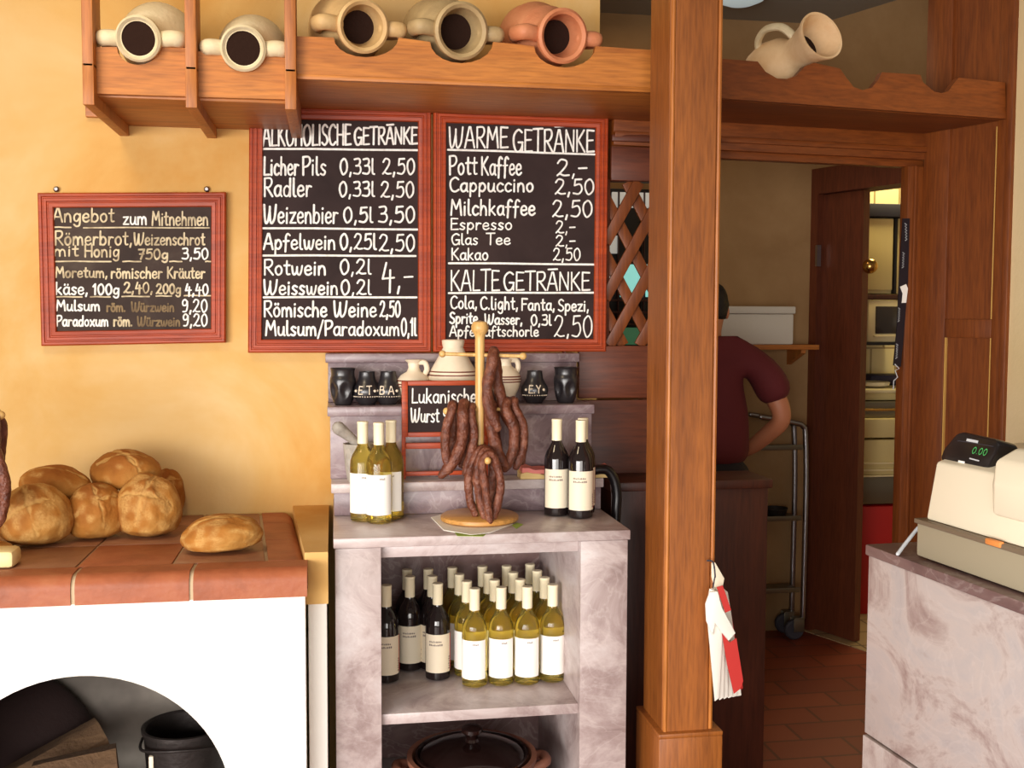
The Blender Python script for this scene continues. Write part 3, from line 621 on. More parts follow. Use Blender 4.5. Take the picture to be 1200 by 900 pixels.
# --- warm and cold drinks
B2 = board('tall chalk menu board of warm and cold drinks, right of the pair', [(508, 127), (713.5, 135), (710.5, 412), (507.5, 413)], Yb, .0425, M['slate_dark'])
for a in [('WARME', 526, 595, 173, 149), ('GETRÄNKE', 601, 696, 177.5, 152, 178), ('Pott', 526, 559, 204.5, 183), ('Kaffee', 564, 611, 205, 184), ('2,-', 652, 688, 206, 187), ('Cappuccino', 527, 625, 224.5, 208), ('2,50', 650, 696, 227.5, 210), ('Milchkaffee', 528, 627, 252, 234), ('2,50', 647, 694, 254, 235)]:
    write(B2, a[0], a[1], a[2], a[3], a[4], ch, Yc, yb1=a[5] if len(a) > 5 else None)
for a in [('Espresso', 528, 600, 269, 256), ('2,-', 651, 674, 273, 259), ('Glas', 529, 560, 286.5, 274), ('Tee', 570, 598, 286.5, 274), ('2,-', 651, 674, 288.5, 276), ('Kakao', 529, 572, 304.5, 291), ('2,50', 648, 680, 305, 291), ('Apfelsaftschorle', 527, 631, 394, 382)]:
    write(B2, a[0], a[1], a[2], a[3], a[4], ch, Yc, wd=.0025)
for a in [('KALTE', 528, 585, 340.5, 317), ('GETRÄNKE', 590, 691, 340, 319), ('Cola,', 528, 559, 361.5, 347), ('C.light,', 563, 607, 362.5, 348), ('Fanta,', 611, 650, 363.5, 350), ('Spezi,', 654, 690, 364.5, 351), ('Sprite,', 527, 563, 379, 366), ('Wasser,', 568, 612, 380, 368), ('0,3l', 622, 646, 381, 369), ('2,50', 649, 694, 394.5, 370)]:
    write(B2, a[0], a[1], a[2], a[3], a[4], ch, Yc, wd=.0028)
for a in [(525, 175.5, 697, 181), (526, 308.5, 696, 310), (526, 343.5, 696, 343)]: rule(B2, *a, ch, Yc)
# --- small board of goods to take away
Ys = -.03; Yt = Ys+.0105
B3 = board('small wide chalk board of take-away offers on the yellow wall', [(43.5, 226), (264.5, 225), (264, 401.5), (48, 405.5)], Ys, .045, M['slate'])
dl, ft = M['chalk_dull'], M['chalk_faint']
for a in [('Angebot', 62, 134, 260, 244, dl), ('zum', 144, 172, 263, 248, ch), ('Mitnehmen', 178, 244, 264, 248, dl), ('Römerbrot,', 64, 155, 287, 271, dl), ('Weizenschrot', 157, 240, 287, 273, dl), ('mit', 63, 92, 300, 287, dl), ('Honig', 99, 140, 301, 287, dl), ('750g', 162, 197, 303.5, 292, dl), ('3,50', 213, 244, 303.5, 291, ch),
          ('Moretum,', 65, 126, 325, 313, dl), ('römischer', 130, 190, 326, 313, dl), ('Kräuter', 196, 240, 326, 313, dl), ('käse,', 65, 103, 345, 331, ch), ('100g', 109, 140, 345, 333, ch), ('2,40,', 145, 179, 343, 331, dl), ('200g', 183, 212, 344, 333, dl), ('4,40', 217, 244, 345.5, 333, ch),
          ('Mulsum', 66, 117, 364, 352, ch), ('röm.', 125, 147, 365, 354, ft), ('Würzwein', 154, 204, 365, 354, ft), ('9,20', 213, 243, 365.5, 351, ch), ('Paradoxum', 66, 127, 382, 370, ch), ('röm.', 133, 155, 382, 370, dl), ('Würzwein', 161, 211, 382, 371, ft), ('9,20', 214, 243, 382, 368, ch)]:
    write(B3, a[0], a[1], a[2], a[3], a[4], a[5], Yt, wd=.0026)
for x0_, x1_, y_ in [(62, 83, 266.5), (98, 245, 267), (65, 130, 306.5), (144, 165, 306.5), (199, 213, 306.5), (241, 247, 306.5), (65.5, 96, 348), (106, 129, 348), (143, 175, 347.5), (183, 201, 347), (216, 247, 346.5)]: rule(B3, x0_, y_, x1_, y_, dl, Yt, .0022)
for x_ in (65.5, 242):
    b = NB(); p = PY(x_, 221.5, -.012); lathe(b, [(0, -.008), (.009, -.008), (.009, -.004), (.005, 0), (0, 0)], 12, Matrix.Translation(p) @ Matrix.Rotation(pi/2, 4, 'X')); obj('hanging_screw', b, M['steel'], B3, True)
b = NB(); p = PY(662, 413, -.05); tube(b, [p+Vector((0, .03, 0)), p], .003, 8, False); obj('hanging_screw', b, M['steel'], B2, True)

# ------------------------------------------------------------------ marble shelf unit with stepped back
CF = -.65; CT = .914
CX0, CX1 = 0.0, .812
unit = thing('marble_shelf_unit', 'grey pink marble wine shelf with stepped top below the menu boards', 'shelf unit', (.4, -.33, 0))
mm = M['marble']
b = NB(); box(b, (CX0-.004, CF-.006, CT-.028), (CX1+.006, -.003, CT), .003); obj('top_slab', b, mm, unit, True)
xi0, xi1 = PY(447, 760, CF).x, PY(680, 740, CF).x
b = NB(); box(b, (CX0, CF, 0), (xi0, -.01, CT-.029), .002); obj('side_panel', b, mm, unit, True)
b = NB(); box(b, (xi1, CF, 0), (CX1, -.01, CT-.029), .002); obj('side_panel', b, mm, unit, True)
lz = PY(560, 650, CF+.03).z
b = NB(); box(b, (xi0, CF+.03, lz), (xi1, CF+.055, CT-.029), .002); obj('lintel', b, mm, unit, True)
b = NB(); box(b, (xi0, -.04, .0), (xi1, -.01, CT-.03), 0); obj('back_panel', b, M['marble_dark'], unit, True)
SZ = .417
b = NB(); box(b, (xi0, CF+.02, SZ-.03), (xi1, -.041, SZ), .002); obj('shelf_board', b, mm, unit, True)
b = NB(); box(b, (xi0, CF+.02, 0), (xi1, -.041, .05), .002); obj('bottom_board', b, mm, unit, True)
T1, T2, T3 = PY(714, 560, -.335).z, PY(696, 474, -.25).z, PY(679, 414, -.085).z
for yf, z0_, z1_, xr, xl in ((-.335, CT, T1, .822, -.014), (-.25, T1, T2, .812, -.024), (-.085, T2, T3, .80, -.03)):
    b = NB(); box(b, (xl+.012, yf+.012, z0_+.0005), (xr-.006, (-.003), z1_-.0295), .002); obj('step_riser', b, M['marble_shaded'], unit, True)
    b = NB(); box(b, (xl+.004, yf, z1_-.029), (xr, -.003, z1_), .003); obj('step_slab', b, M['marble_shaded'] if z1_ > T1 else mm, unit, True)

# ------------------------------------------------------------------ wine bottles
def bottle(kind):
    root = thing('wine_bottle', '-', 'bottle')
    dark = kind == 'red'
    b = NB(); lathe(b, [(0, .002), (.030, 0), (.0365, .004), (.0375, .012), (.0375, .163), (.036, .178), (.031, .193), (.022, .208), (.0158, .22), (.0145, .232), (.0145, .284), (0, .284)], 32, cap=False); obj('glass_body', b, M['red_wine' if dark else 'white_wine'], root)
    b = NB(); lathe(b, [(.0149, .226), (.0154, .2262), (.0156, .283), (.0162, .284), (.0162, .289), (.0145, .2905), (0, .2905)], 24, cap=False); obj('capsule', b, M['foil'], root)
    def patch(a0, a1, z0, z1, r=.0379, n=18):
        bb = NB(); va = []
        for i in range(n+1):
            a = -pi/2+a0+(a1-a0)*i/n
            va.append([bb.verts.new((rr*cos(a), rr*sin(a), z)) for rr, z in ((r, z0), (r+.0004, z0), (r+.0004, z1), (r, z1))])
        for A_, B_ in zip(va, va[1:]):
            for k in range(4): bb.faces.new((A_[k], B_[k], B_[(k+1) % 4], A_[(k+1) % 4]))
        bb.faces.new(va[0][::-1]); bb.faces.new(va[-1]); bmesh.ops.recalc_face_normals(bb, faces=bb.faces[:]); return bb
    lp_ = obj('label_paper', patch(-1.25, 1.15, .026, .142), M['label_cream' if dark else 'label_white'], root)
    bb = NB()                                                      # the small grey print on the label
    lines = ((.118, -.75, .25), (.108, -.75, .35)) if dark else ((.128, .05, .5),)
    rnd = random.Random(3)
    for z, a0, a1 in lines:
        a = a0
        while a < a1:
            wd_ = rnd.uniform(.05, .12); merge(bb, patch(a, min(a+wd_, a1), z, z+rnd.uniform(.0035, .006), .0384, 3)); a += wd_+.045
    if dark:
        for k in range(6): merge(bb, patch(.93+.03*(k % 2), 1.10, .034+k*.007, .038+k*.007, .0384, 3))
    obj('label_print', bb, M['print'], lp_)
    if dark: obj('label_edge', patch(1.16, 1.55, .03, .142), M['red_paper'], lp_)
    return root
WP = bottle('white'); RP = bottle('red'); used = set()
def put(proto, p, label, group, rz=0.0, dark_foil=False):
    a = radians(-9.5)+rz
    if proto.name not in used:
        used.add(proto.name); proto.location = p; proto.rotation_euler = (0, 0, a); proto['label'] = label; proto['group'] = group; r = proto
    else: r = dup(proto, p, a, label, group)
    return r
def on(px, Y): q = PY(px, 600, Y); return Vector((q.x, Y, CT))
gw = 'white wine bottles on the step top'; gr = 'dark wine bottles on the step top'
put(WP, PZ(444.4, 612, CT), 'white wine bottle on the marble top, frontmost of the left three', gw, .1)
put(WP, on(425.5, -.40), 'white wine bottle on the marble top, left and behind the front one', gw, 0)
put(WP, on(458.5, -.378), 'white wine bottle on the marble top, right and rearmost of the left three', gw, -.15)
put(RP, on(652, -.395), 'dark wine bottle on the marble top, left one beside the sausage stand', gr, .1)
put(RP, PZ(680, 606, CT), 'dark wine bottle on the marble top, foremost at the right corner', gr, .1)
put(RP, on(682.5, -.376), 'dark wine bottle on the marble top, hidden behind the right corner one', gr, .1)
cols = [(556, 802, -.1), (587, 800, 0), (617.5, 799, .05), (647, 796, 0)]
ordn = ['leftmost', 'second from left', 'third from left', 'rightmost']; rown = ['front', 'second', 'third', 'rear']
for ci, (px, py, rz_) in enumerate(cols):
    p = PZ(px, py, SZ)
    for ri in range(4):
        q = p+Vector((-.012*ri if ci == 0 else -.006*ri, .092*ri, 0))
        put(WP, q, f'white wine bottle on the inner shelf, {rown[ri]} row, {ordn[ci]}', 'white wine bottles on the inner shelf', rz_+random.uniform(-.12, .12))
gd = 'dark wine bottles on the inner shelf'
put(RP, PZ(513, 794, SZ), 'dark wine bottle on the inner shelf, beside the white bottles', gd, .12)
p = PZ(513, 794, SZ)
put(RP, p+Vector((-.008, .095, 0)), 'dark wine bottle on the inner shelf, directly behind the one beside the whites', gd)
put(RP, p+Vector((-.012, .19, 0)), 'dark wine bottle on the inner shelf, rearmost in the line beside the whites', gd)
p = PZ(480.5, 783, SZ)
put(RP, p, 'dark wine bottle on the inner shelf, set back in the middle of the dark ones', gd, .25)
put(RP, p+Vector((-.002, .092, 0)), 'dark wine bottle on the inner shelf, behind the middle dark one', gd)
put(RP, PZ(452, 797, SZ)+Vector((.003, 0, 0)), 'dark wine bottle on the inner shelf, half hidden by the left marble side', gd, .2)

# ------------------------------------------------------------------ lidded casserole in the lower compartment
p = PZ(553, 884, .255)
cs = thing('casserole', 'brown glazed earthenware casserole with lid below the wine shelf', 'pot', (p.x, p.y, .05))
b = NB(); lathe(b, [(0, 0), (.13, 0), (.16, .04), (.178, .12), (.176, .18), (.186, .195), (.186, .208), (.172, .208), (.165, .19), (.15, .05), (0, .03)], 48, cap=False); obj('pot_body', b, M['raw_clay'], cs)
b = NB(); lathe(b, [(.0, .245), (.03, .244), (.09, .235), (.14, .216), (.152, .208), (.156, .214), (.162, .213), (.166, .2), (.0, .2)], 48, cap=False); lid_ = obj('lid', b, M['glaze_brown'], cs)
b = NB(); lathe(b, [(.022, .24), (.016, .252), (.02, .264), (.03, .272), (.03, .282), (.018, .29), (0, .291)], 28, cap=False); obj('lid_knob', b, M['glaze_brown'], lid_)
for s in (-1, 1):
    b = NB(); tube(b, [(s*.175, -.04, .17), (s*.212, -.025, .18), (s*.212, .025, .18), (s*.175, .04, .17)], .014, 10); obj('handle', b, M['raw_clay'], cs)

# ------------------------------------------------------------------ vases and cups on the upper step
def vase(x, y, prof, label, lines, handle=None, Yv=None):
    p = PY(x, y, Yv); r = thing('pottery_jug', label, 'jug', (p.x, p.y, T2), 0, 'cream jugs on the upper step')
    b = NB(); lathe(b, prof, 36, cap=False); jb_ = obj('jug_body', b, M['pottery_white'], r)
    for rr, z in lines:
        b = NB(); lathe(b, [(rr-.001, z-.0022), (rr+.0012, z-.0015), (rr+.0012, z+.0015), (rr-.001, z+.0022)], 36, cap=False); obj('painted_line', b, M['pottery_line'], jb_)
    if handle: b = NB(); tube(b, handle, .0085, 8); obj('handle', b, M['pottery_white'], r)
vase(485, 465, [(0, 0), (.025, 0), (.032, .01), (.048, .035), (.055, .06), (.052, .078), (.04, .092), (.022, .103), (.017, .115), (.019, .13), (.028, .138), (.026, .14), (.014, .128), (0, .12)], 'small cream jug with flared mouth, left of the big conical jug', [(.0535, .075), (.0555, .064), (.055, .056)], [(.017, -.006, .132), (.034, -.01, .13), (.04, -.012, .112), (.036, -.01, .098)], -.165)
vase(531, 467, [(0, 0), (.06, 0), (.076, .01), (.082, .06), (.08, .085), (.07, .11), (.052, .14), (.038, .165), (.032, .178), (.035, .19), (.036, .2), (.032, .203), (.028, .19), (0, .16)], 'big conical cream jug with brown lines behind the small easel board', [(.0815, .075), (.078, .092), (.0735, .103)], None, -.165)
vase(592, 468, [(0, 0), (.022, 0), (.026, .008), (.044, .05), (.05, .075), (.046, .094), (.032, .11), (.02, .12), (.018, .132), (.022, .14), (.02, .142), (.013, .13), (0, .12)], 'small cream jug with loop handle, right of the stand pole', [(.0485, .086), (.0505, .078), (.0495, .07)], [(.018, 0, .138), (.036, 0, .136), (.042, 0, .118), (.038, 0, .102)], -.165)
def cup(x, letters, label):
    p = PY(x, 470, -.17); r = thing('bellied_cup', label, 'cup', (p.x, p.y, T2), radians(-9.5), 'black lettered cups on the upper step')
    prof = [(0, 0), (.024, 0), (.027, .005), (.04, .022), (.044, .04), (.042, .054), (.034, .066), (.027, .08), (.024, .1), (.025, .104), (.022, .104), (.02, .08), (0, .04)]
    b = NB(); lathe(b, prof, 32, cap=False); cb_ = obj('cup_body', b, M['black_glaze'], r)
    def rad(z):
        for (r0_, z0_), (r1_, z1_) in zip(prof[1:9], prof[2:10]):
            if z0_ <= z <= z1_: return r0_+(r1_-r0_)*(z-z0_)/(z1_-z0_)
        return .044
    st, w_ = strokes(letters); sc = .027; b = NB()
    for s in st:
        P = []
        for q in s:
            a = -pi/2+(q.x-w_/2)*sc/.042; z = .035+q.y*.024; rr = rad(z)+.0012; P.append(Vector((rr*cos(a), rr*sin(a), z)))
        PP = []
        for A_, B_ in zip(P, P[1:]): PP += [A_.lerp(B_, t) for t in (0, .33, .66)]
        tube(b, PP+[P[-1]], .0019, 6, False)
    for s in (-1, 1):
        a = -pi/2+s*(w_/2+.35)*sc/.042; rr = rad(.045)+.001; ball(b, (rr*cos(a), rr*sin(a), .045), .0045, 10)
    obj('slip_lettering', b, M['cup_letter'], cb_)
    b = NB()
    for k in range(13):
        a = -pi/2+(k-6)*.19; rr = rad(.027)+.0006; ball(b, (rr*cos(a), rr*sin(a), .027), .0021, 8)
    obj('slip_dots', b, M['cup_letter'], cb_)
cup(430, 'E T', 'black bellied cup lettered E T, on the step by the dimpled beaker')
cup(455, 'B A', 'black bellied cup lettered B A, beside the small easel board')
cup(626.5, 'E.Y', 'black bellied cup lettered E Y, right of the sausage stand')
def beaker(x, label):
    p = PY(x, 470, -.17); r = thing('dimpled_beaker', label, 'cup', (p.x, p.y, T2), radians(-20), 'black dimpled beakers on the upper step')
    pf = [(q.x, q.y) for q in spline([(a, c_, 0) for a, c_ in [(.024, 0), (.028, .006), (.036, .03), (.04, .055), (.04, .078), (.036, .092), (.037, .108), (.04, .115)]], 6)]
    b = NB(); lathe(b, [(0, 0)]+pf+[(.037, .115), (.033, .095), (.034, .085), (.02, .03), (0, .02)], 72, cap=False)
    for v in b.verts:
        if v.co.xy.length > .02 and .01 < v.co.z < .085:
            a = atan2(v.co.y, v.co.x); k = abs(((a/(2*pi/6)+.5) % 1)-.5)*2*pi/6*.037
            d_ = sqrt(k*k+(v.co.z-.046)**2*.36)
            if d_ < .016 and v.co.xy.length > .033: v.co.xy *= 1-.22*cos(d_/.016*pi/2)
    obj('beaker_body', b, M['black_glaze'], r)
beaker(402, 'black dimpled beaker at the left end of the upper step'); beaker(663, 'black dimpled beaker at the right end of the upper step')

# ------------------------------------------------------------------ small easel board
EY = -.305
ea = thing('easel_board', 'small red framed chalk easel reading Lukanische Wurst behind the sausages', 'menu board', PY(520, 556, EY))
c = [PY(471, 446.5, EY), PY(573, 446.5, EY), PY(573, 512.5, EY), PY(471, 512.5, EY)]
x0, x1, zt, zb = c[0].x, c[1].x, c[0].z, c[3].z; fwid = .018
for lo, hi in (((x0, EY, zb), (x0+fwid, EY+.014, zt)), ((x1-fwid, EY, zb), (x1, EY+.014, zt)), ((x0+fwid, EY, zb), (x1-fwid, EY+.014, zb+fwid*.8)), ((x0+fwid, EY, zt-fwid*.8), (x1-fwid, EY+.014, zt))):
    b = NB(); box(b, lo, hi, .002); obj('frame_bar', b, M['frame'], ea, True)
b = NB(); box(b, (x0+fwid*.8, EY+.006, zb+.01), (x1-fwid*.8, EY+.012, zt-.01), 0); obj('slate', b, M['slate_dark'], ea, True)
write(ea, 'Lukanische', 482.5, 558, 472, 455.5, ch, EY+.005, .0024); write(ea, 'Wurst', 481.5, 514.5, 494.5, 478.5, ch, EY+.005, .0024); write(ea, '9', 519, 526, 495, 480, ch, EY+.005, .0024)
zl = T1+.002
for xa in (x0, x1-.012):
    b = NB(); box(b, (xa, EY+.014, zl), (xa+.012, EY+.026, zt), .002); obj('leg', b, M['frame'], ea, True)
for y0_, y1_ in ((519, 526), (552.5, 557.5)):
    za, zc = PY(520, y1_, EY).z, PY(520, y0_, EY).z; b = NB(); box(b, (x0+.012, EY+.008, max(za, zl)), (x1-.012, EY+.022, max(zc, zl+.012)), .002); obj('rail', b, M['frame'], ea, True)

# ------------------------------------------------------------------ sausage stand (made once, copied for the one at the left edge)
SCALE = 1/405
sp = PZ(562, 611, CT)
st_ = thing('sausage_stand', 'pale beech peg stand with sausages on the marble top', 'stand', sp, radians(-9.5))
b = NB(); lathe(b, [(0, .004), (.108, .004), (.1135, .008), (.1135, .018), (.108, .022), (0, .022)], 48, cap=False); obj('base_disc', b, M['beech_disc'], st_)
b = NB(); lathe(b, [(.018, .02), (.02, .04), (.0125, .05), (.0125, .3), (.014, .52), (.0135, .535), (.017, .545), (.0245, .556), (.025, .568), (.02, .58), (0, .585)], 24, cap=False); obj('pole', b, M['beech'], st_)
def dowel(a, c, r=.0055, knobs=True):
    b = NB(); tube(b, [a, c], r, 10, False); pg_ = obj('peg', b, M['beech'], st_)
    b = NB()
    for e in (a, c): ball(b, e, .0105, 16)
    obj('peg_knob', b, M['beech'], pg_)
z1, z2, z3 = .488, .325, .192
dowel((-.108, .0, z1), (.125, .0, z1-.006)); dowel((-.094, -.035, z2), (.098, .035, z2+.002)); dowel((-.03, .11, z3+.002), (.025, -.105, z3))
DS = {}
def sausage(root_loc, rotz, pts, r, label, group):
    b = NB(); ph_ = random.random()*9
    P = [Vector(p) for p in pts]
    tube(b, P, lambda t: r*(1+.06*sin(t*23+ph_)+.04*sin(t*51+ph_))*(1-.25*max(0, abs(t-.5)*2-.85)/.15), 12, True, 8)
    for v in b.verts:
        n_ = noise.noise(v.co*90)*.0014+noise.noise(v.co*40+Vector((ph_, 0, 0)))*.0016; v.co += Vector((n_, n_*.6, n_*.4))
    o = obj('smoked_sausage', b, M['sausage']); me = o.data
    top = P[len(P)//2]; me.transform(Matrix.Translation(-top))
    o.location = Vector(root_loc)+Matrix.Rotation(rotz, 3, 'Z') @ top; o.rotation_euler = (0, 0, rotz)
    return tag(o, label, 'sausage', group)
def X(px): return (px-562)*SCALE
def Zs(py): return (612-py)*SCALE
def hang(front, back, top, r, label, group, f=-.02, bk=.024, y0=0.0):
    """front / back: strand points in px from the peg downwards; the sausage is bent over the peg"""
    pts = [(X(x), y0+f-.002*i, Zs(y)) for i, (x, y) in enumerate(front)][::-1]
    pts += [(X(top[0]), y0+.002, Zs(top[1]))]
    pts += [(X(x), y0+bk+.002*i, Zs(y)) for i, (x, y) in enumerate(back)]
    return sausage(sp, radians(-9.5), pts, r, label, group)
sg = 'smoked sausages on the peg stand'
zp1 = (X(577), 0, z1)
hang([(577, 424), (571, 450), (573, 475), (583, 500)], [(580, 424), (583, 450), (590, 478), (600, 502)], (578, 411), .0165, 'smoked sausage bent over the top peg, right of the pole', sg)
gl = 'smoked sausages on the left half of the middle peg'
def yl(px): return (X(px))*.365
hang([(530, 480), (524, 500), (523, 525), (528, 548)], [(534, 482), (530, 510), (532, 540)], (531, 473), .0135, 'smoked sausage on the middle peg, outermost at the left', gl, y0=yl(531))
hang([(543, 482), (543, 505), (536, 532), (519, 554)], [(547, 484), (547, 515), (541, 545)], (544, 472), .0165, 'smoked sausage on the middle peg, second from left, tip swinging out left', gl, f=-.03, y0=yl(544))
hang([(552, 484), (556, 510), (550, 535), (546, 553)], [(555, 486), (559, 515), (554, 548)], (553, 476), .0135, 'smoked sausage on the middle peg, third from left near the pole', gl, y0=yl(553))
gr_ = 'smoked sausages on the right half of the middle peg'
hang([(574, 486), (577, 508), (584, 530), (592, 546)], [(578, 486), (580, 512), (586, 545)], (576, 475), .0165, 'smoked sausage on the middle peg, just right of the pole', gr_, y0=yl(576))
hang([(593, 480), (602, 502), (601, 528), (592, 549)], [(596, 480), (606, 505), (604, 540)], (594, 471), .0155, 'smoked sausage on the middle peg, second from the right end', gr_, f=-.022, y0=yl(594))
hang([(603, 478), (613, 500), (613, 525), (605, 548)], [(604, 480), (614, 510), (612, 545)], (602, 470), .0135, 'smoked sausage on the middle peg, outermost at the right', gr_, f=-.016, y0=yl(602)+.01)
gb = 'smoked sausages on the lowest peg'
def low(pl, pr, top, y0, r, label):
    pts = [(X(x), y0-.012+.0*i, Zs(y)) for i, (x, y) in enumerate(pl)][::-1]+[(X(top[0]), y0, Zs(top[1]))]+[(X(x), y0+.010, Zs(y)) for x, y in pr]
    return sausage(sp, radians(-9.5), pts, r, label, gb)
low([(558, 532), (550, 555), (551, 582), (557, 600)], [(580, 534), (584, 560), (580, 590)], (567, 524), -.028, .0125, 'smoked sausage on the lowest peg, rear one near the pole')
low([(563, 534), (560, 556), (564, 582), (569, 602)], [(578, 534), (577, 560), (573, 588)], (570, 524.5), -.062, .013, 'smoked sausage on the lowest peg, middle one hanging straight')
low([(566, 536), (569, 560), (572, 582), (575, 604)], [(582, 540), (587, 562), (583, 588), (577, 606)], (575, 527), -.09, .012, 'smoked sausage on the lowest peg, foremost one behind the peg knob')
# napkin under the disc
b = NB(); na = thing('paper_napkin', 'white paper napkin with green edge under the sausage stand', 'napkin', (sp.x, sp.y, CT))
def nap(ps, h): prism(b, [PZ(x, y, CT)+Vector((0, 0, .0005)) for x, y in ps], (0, 0, h))
nap([(505, 607), (516, 604), (555, 602), (598, 605), (601, 615), (574, 625), (552, 627.5), (520, 622)], .0022); obj('napkin_sheet', b, M['napkin'], na, True)
b = NB(); nap([(533, 624.5), (552, 627.5), (570, 626.2), (566, 629), (536, 628.5)], .001); obj('napkin_edge', b, M['napkin_green'], na, True); b = NB(); nap([(600, 616), (606, 613), (613, 615), (605, 620)], .001); obj('napkin_edge', b, M['napkin_green'], na, True)

# ------------------------------------------------------------------ stone mortar with pestle behind the white wine
mp_ = PZ(415, 556, T1); mo = thing('stone_mortar', 'grey stone mortar behind the white wine bottles', 'mortar', (mp_.x+.012, -.286, T1))
b = NB(); lathe(b, [(0, 0), (.034, 0), (.036, .01), (.042, .05), (.046, .1), (.047, .114), (.041, .114), (.036, .07), (0, .035)], 36, cap=False); obj('mortar_bowl', b, M['stone'], mo)
b = NB(); a_ = Vector((mp_.x+.012, -.286, T1)); tube(b, [a_+Vector((.03, -.01, .075)), a_+Vector((-.02, -.025, .13)), a_+Vector((-.06, -.045, .165))], lambda t: .013+.006*abs(t-.4)*2, 12)
single('stone_pestle', b, M['stone'], 'grey stone pestle leaning across the mortar rim', 'pestle', a_+Vector((.03, -.01, .07)))
# pink and yellow packet behind the dark bottles
b = NB(); pk = thing('folded_packet', 'pink and yellow folded paper packet behind the dark wine bottles', 'packet', Vector((.7, -.28, T1)))
A_, B_ = on(610, -.325), on(712, -.325)
for i, (mt, h0, h1) in enumerate((('yellowish', 0, .016), ('pink', .016, .03))):
    b = NB(); n_ = 14; rows = []
    for k in range(n_+1):
        q = A_.lerp(B_, k/n_); wv = .004*sin(k*1.3+i)+.003*sin(k*2.9)
        rows.append((q.x+.006*i, q.y+wv*.6+.004*i, h0+(wv*.5 if i else 0), h1+wv))
    V = [[b.verts.new((x, y, T1+a)), b.verts.new((x, y, T1+c)), b.verts.new((x, y+.06, T1+c+.004)), b.verts.new((x, y+.06, T1+a))] for x, y, a, c in rows]
    for R0, R1 in zip(V, V[1:]):
        for k in range(4): b.faces.new((R0[k], R1[k], R1[(k+1) % 4], R0[(k+1) % 4]))
    b.faces.new(V[0][::-1]); b.faces.new(V[-1]); bmesh.ops.recalc_face_normals(b, faces=b.faces[:]); obj('packet_layer', b, M[mt], pk, True)
b = NB(); Yh = -.33
tube(b, [PY(x, y, Yh+.0) for x, y in ((693, 552), (704, 550), (713, 552), (720, 563), (723, 580), (722, 600), (721, 640), (722, 720))], .0155, 12)
o = single('black_hose', b, M['black_plastic'], 'black rubber hose curving down beside the marble unit', 'hose', PY(722, 720, Yh))

# ------------------------------------------------------------------ low wooden counter behind the post
lcY = -.235; ltz = PY(740, 565, lcY).z; lcx1 = PY(905, 600, lcY).x
lo = thing('wooden_counter', 'low brown wooden counter, darkened for shade, behind the post', 'counter', (1.15, -.1, 0))
b = NB(); box(b, (.875, lcY+.012, 0), (lcx1-.01, -.032, ltz-.03), .003); obj('counter_body', b, M['dark_z'], lo, True)
b = NB(); box(b, (.868, lcY-.004, ltz-.03), (lcx1, -.03, ltz), .005); obj('counter_top', b, M['dark_z'], lo, True)

# ------------------------------------------------------------------ tiled stove
SF = -.81; STZ = .874
SXR = PY(357.5, 720, SF+.02).x; SXL = -1.35
sv = thing('tiled_stove', 'white plastered stove with terracotta tiled top and arched opening', 'stove', (-.7, -.4, 0))
tb = STZ-.07
r_a = .365; ac = PY(96, 966, SF+.02); acx, acz = ac.x, PY(96, 792, SF+.02).z-r_a
n_ = 36; arc = [(acx-r_a*cos(pi*i/n_), acz+r_a*sin(pi*i/n_)) for i in range(n_+1)]
arc = [(acx-r_a, 0.0)]+arc+[(acx+r_a, 0.0)]
out = [(SXL, 0.0)]+[(SXL, tb)]+[(SXR, tb)]+[(SXR, 0.0)]
poly = [(SXL, 0)]+[(x, z) for x, z in arc]+[(SXR, 0), (SXR, tb), (SXL, tb)]
b = NB(); prism(b, [(x, SF+.02, z) for x, z in poly], (0, .1, 0)); 
prism(b, [(SXR-.08, SF+.1, 0), (SXR, SF+.1, 0), (SXR-.06, -.01, 0), (SXR-.12, -.01, 0)], (0, 0, tb)); box(b, (SXL, SF+.1, 0), (SXL+.08, -.01, tb), 0)
obj('stove_body', b, M['white_plaster'], sv, True, ang=30)
b = NB(); box(b, (SXL+.08, -.16, 0), (SXR-.08, -.06, tb), 0); box(b, (SXL+.08, SF+.12, tb-.05), (SXR-.08, -.06, tb-.001), 0); box(b, (SXL+.08, SF+.12, 0), (SXR-.08, -.16, .03), 0)
obj('stove_lining', b, M['soot'], sv, True)
# tiled rim (rounded tiles with joints) and flat tiles inside it
def rim_tile(x0, x1, y0, y1, z0, z1, rad, along):
    b = NB(); k = 6
    if along == 'x':
        pr = [(y0+.1, z0), (y0, z0)]+[(y0+rad-rad*cos(pi/2*i/k), z1-rad+rad*sin(pi/2*i/k)) for i in range(k+1)]+[(y0+.1, z1)]
        prism(b, [(x0, y, z) for y, z in pr], (x1-x0, 0, 0))
    else:
        pr = [(x1-.1, z0), (x1, z0)]+[(x1-rad+rad*cos(pi/2*i/k), z1-rad+rad*sin(pi/2*i/k)) for i in range(k+1)]+[(x1-.1, z1)]
        prism(b, [(x, y0, z) for x, z in pr], (0, y1-y0, 0))
        for v in b.verts:
            if v.co.x > x1-.2: v.co.x += TAP*(v.co.y-y0f)/.7
    return b
TAP, y0f = -.062, SF+.095
xs = [PY(x, 690, SF-.005).x for x in (354.5, 224, 85)]; st0 = xs[0]; xs2 = [xs[0]+.0, xs[1], xs[2], xs[2]-(xs[1]-xs[2]), xs[2]-2*(xs[1]-xs[2]), SXL-.01]
xs2[0] = SXR+.006
for a_, c_ in zip(xs2, xs2[1:]): obj('rim_tile', rim_tile(c_+.005, a_-.005 if a_ != xs2[0] else a_, SF-.008, 0, tb-.002, STZ, .035, 'x'), M['terracotta'], sv, True, ang=50)
ys = [SF+.095, SF+.36, SF+.62, -.012]
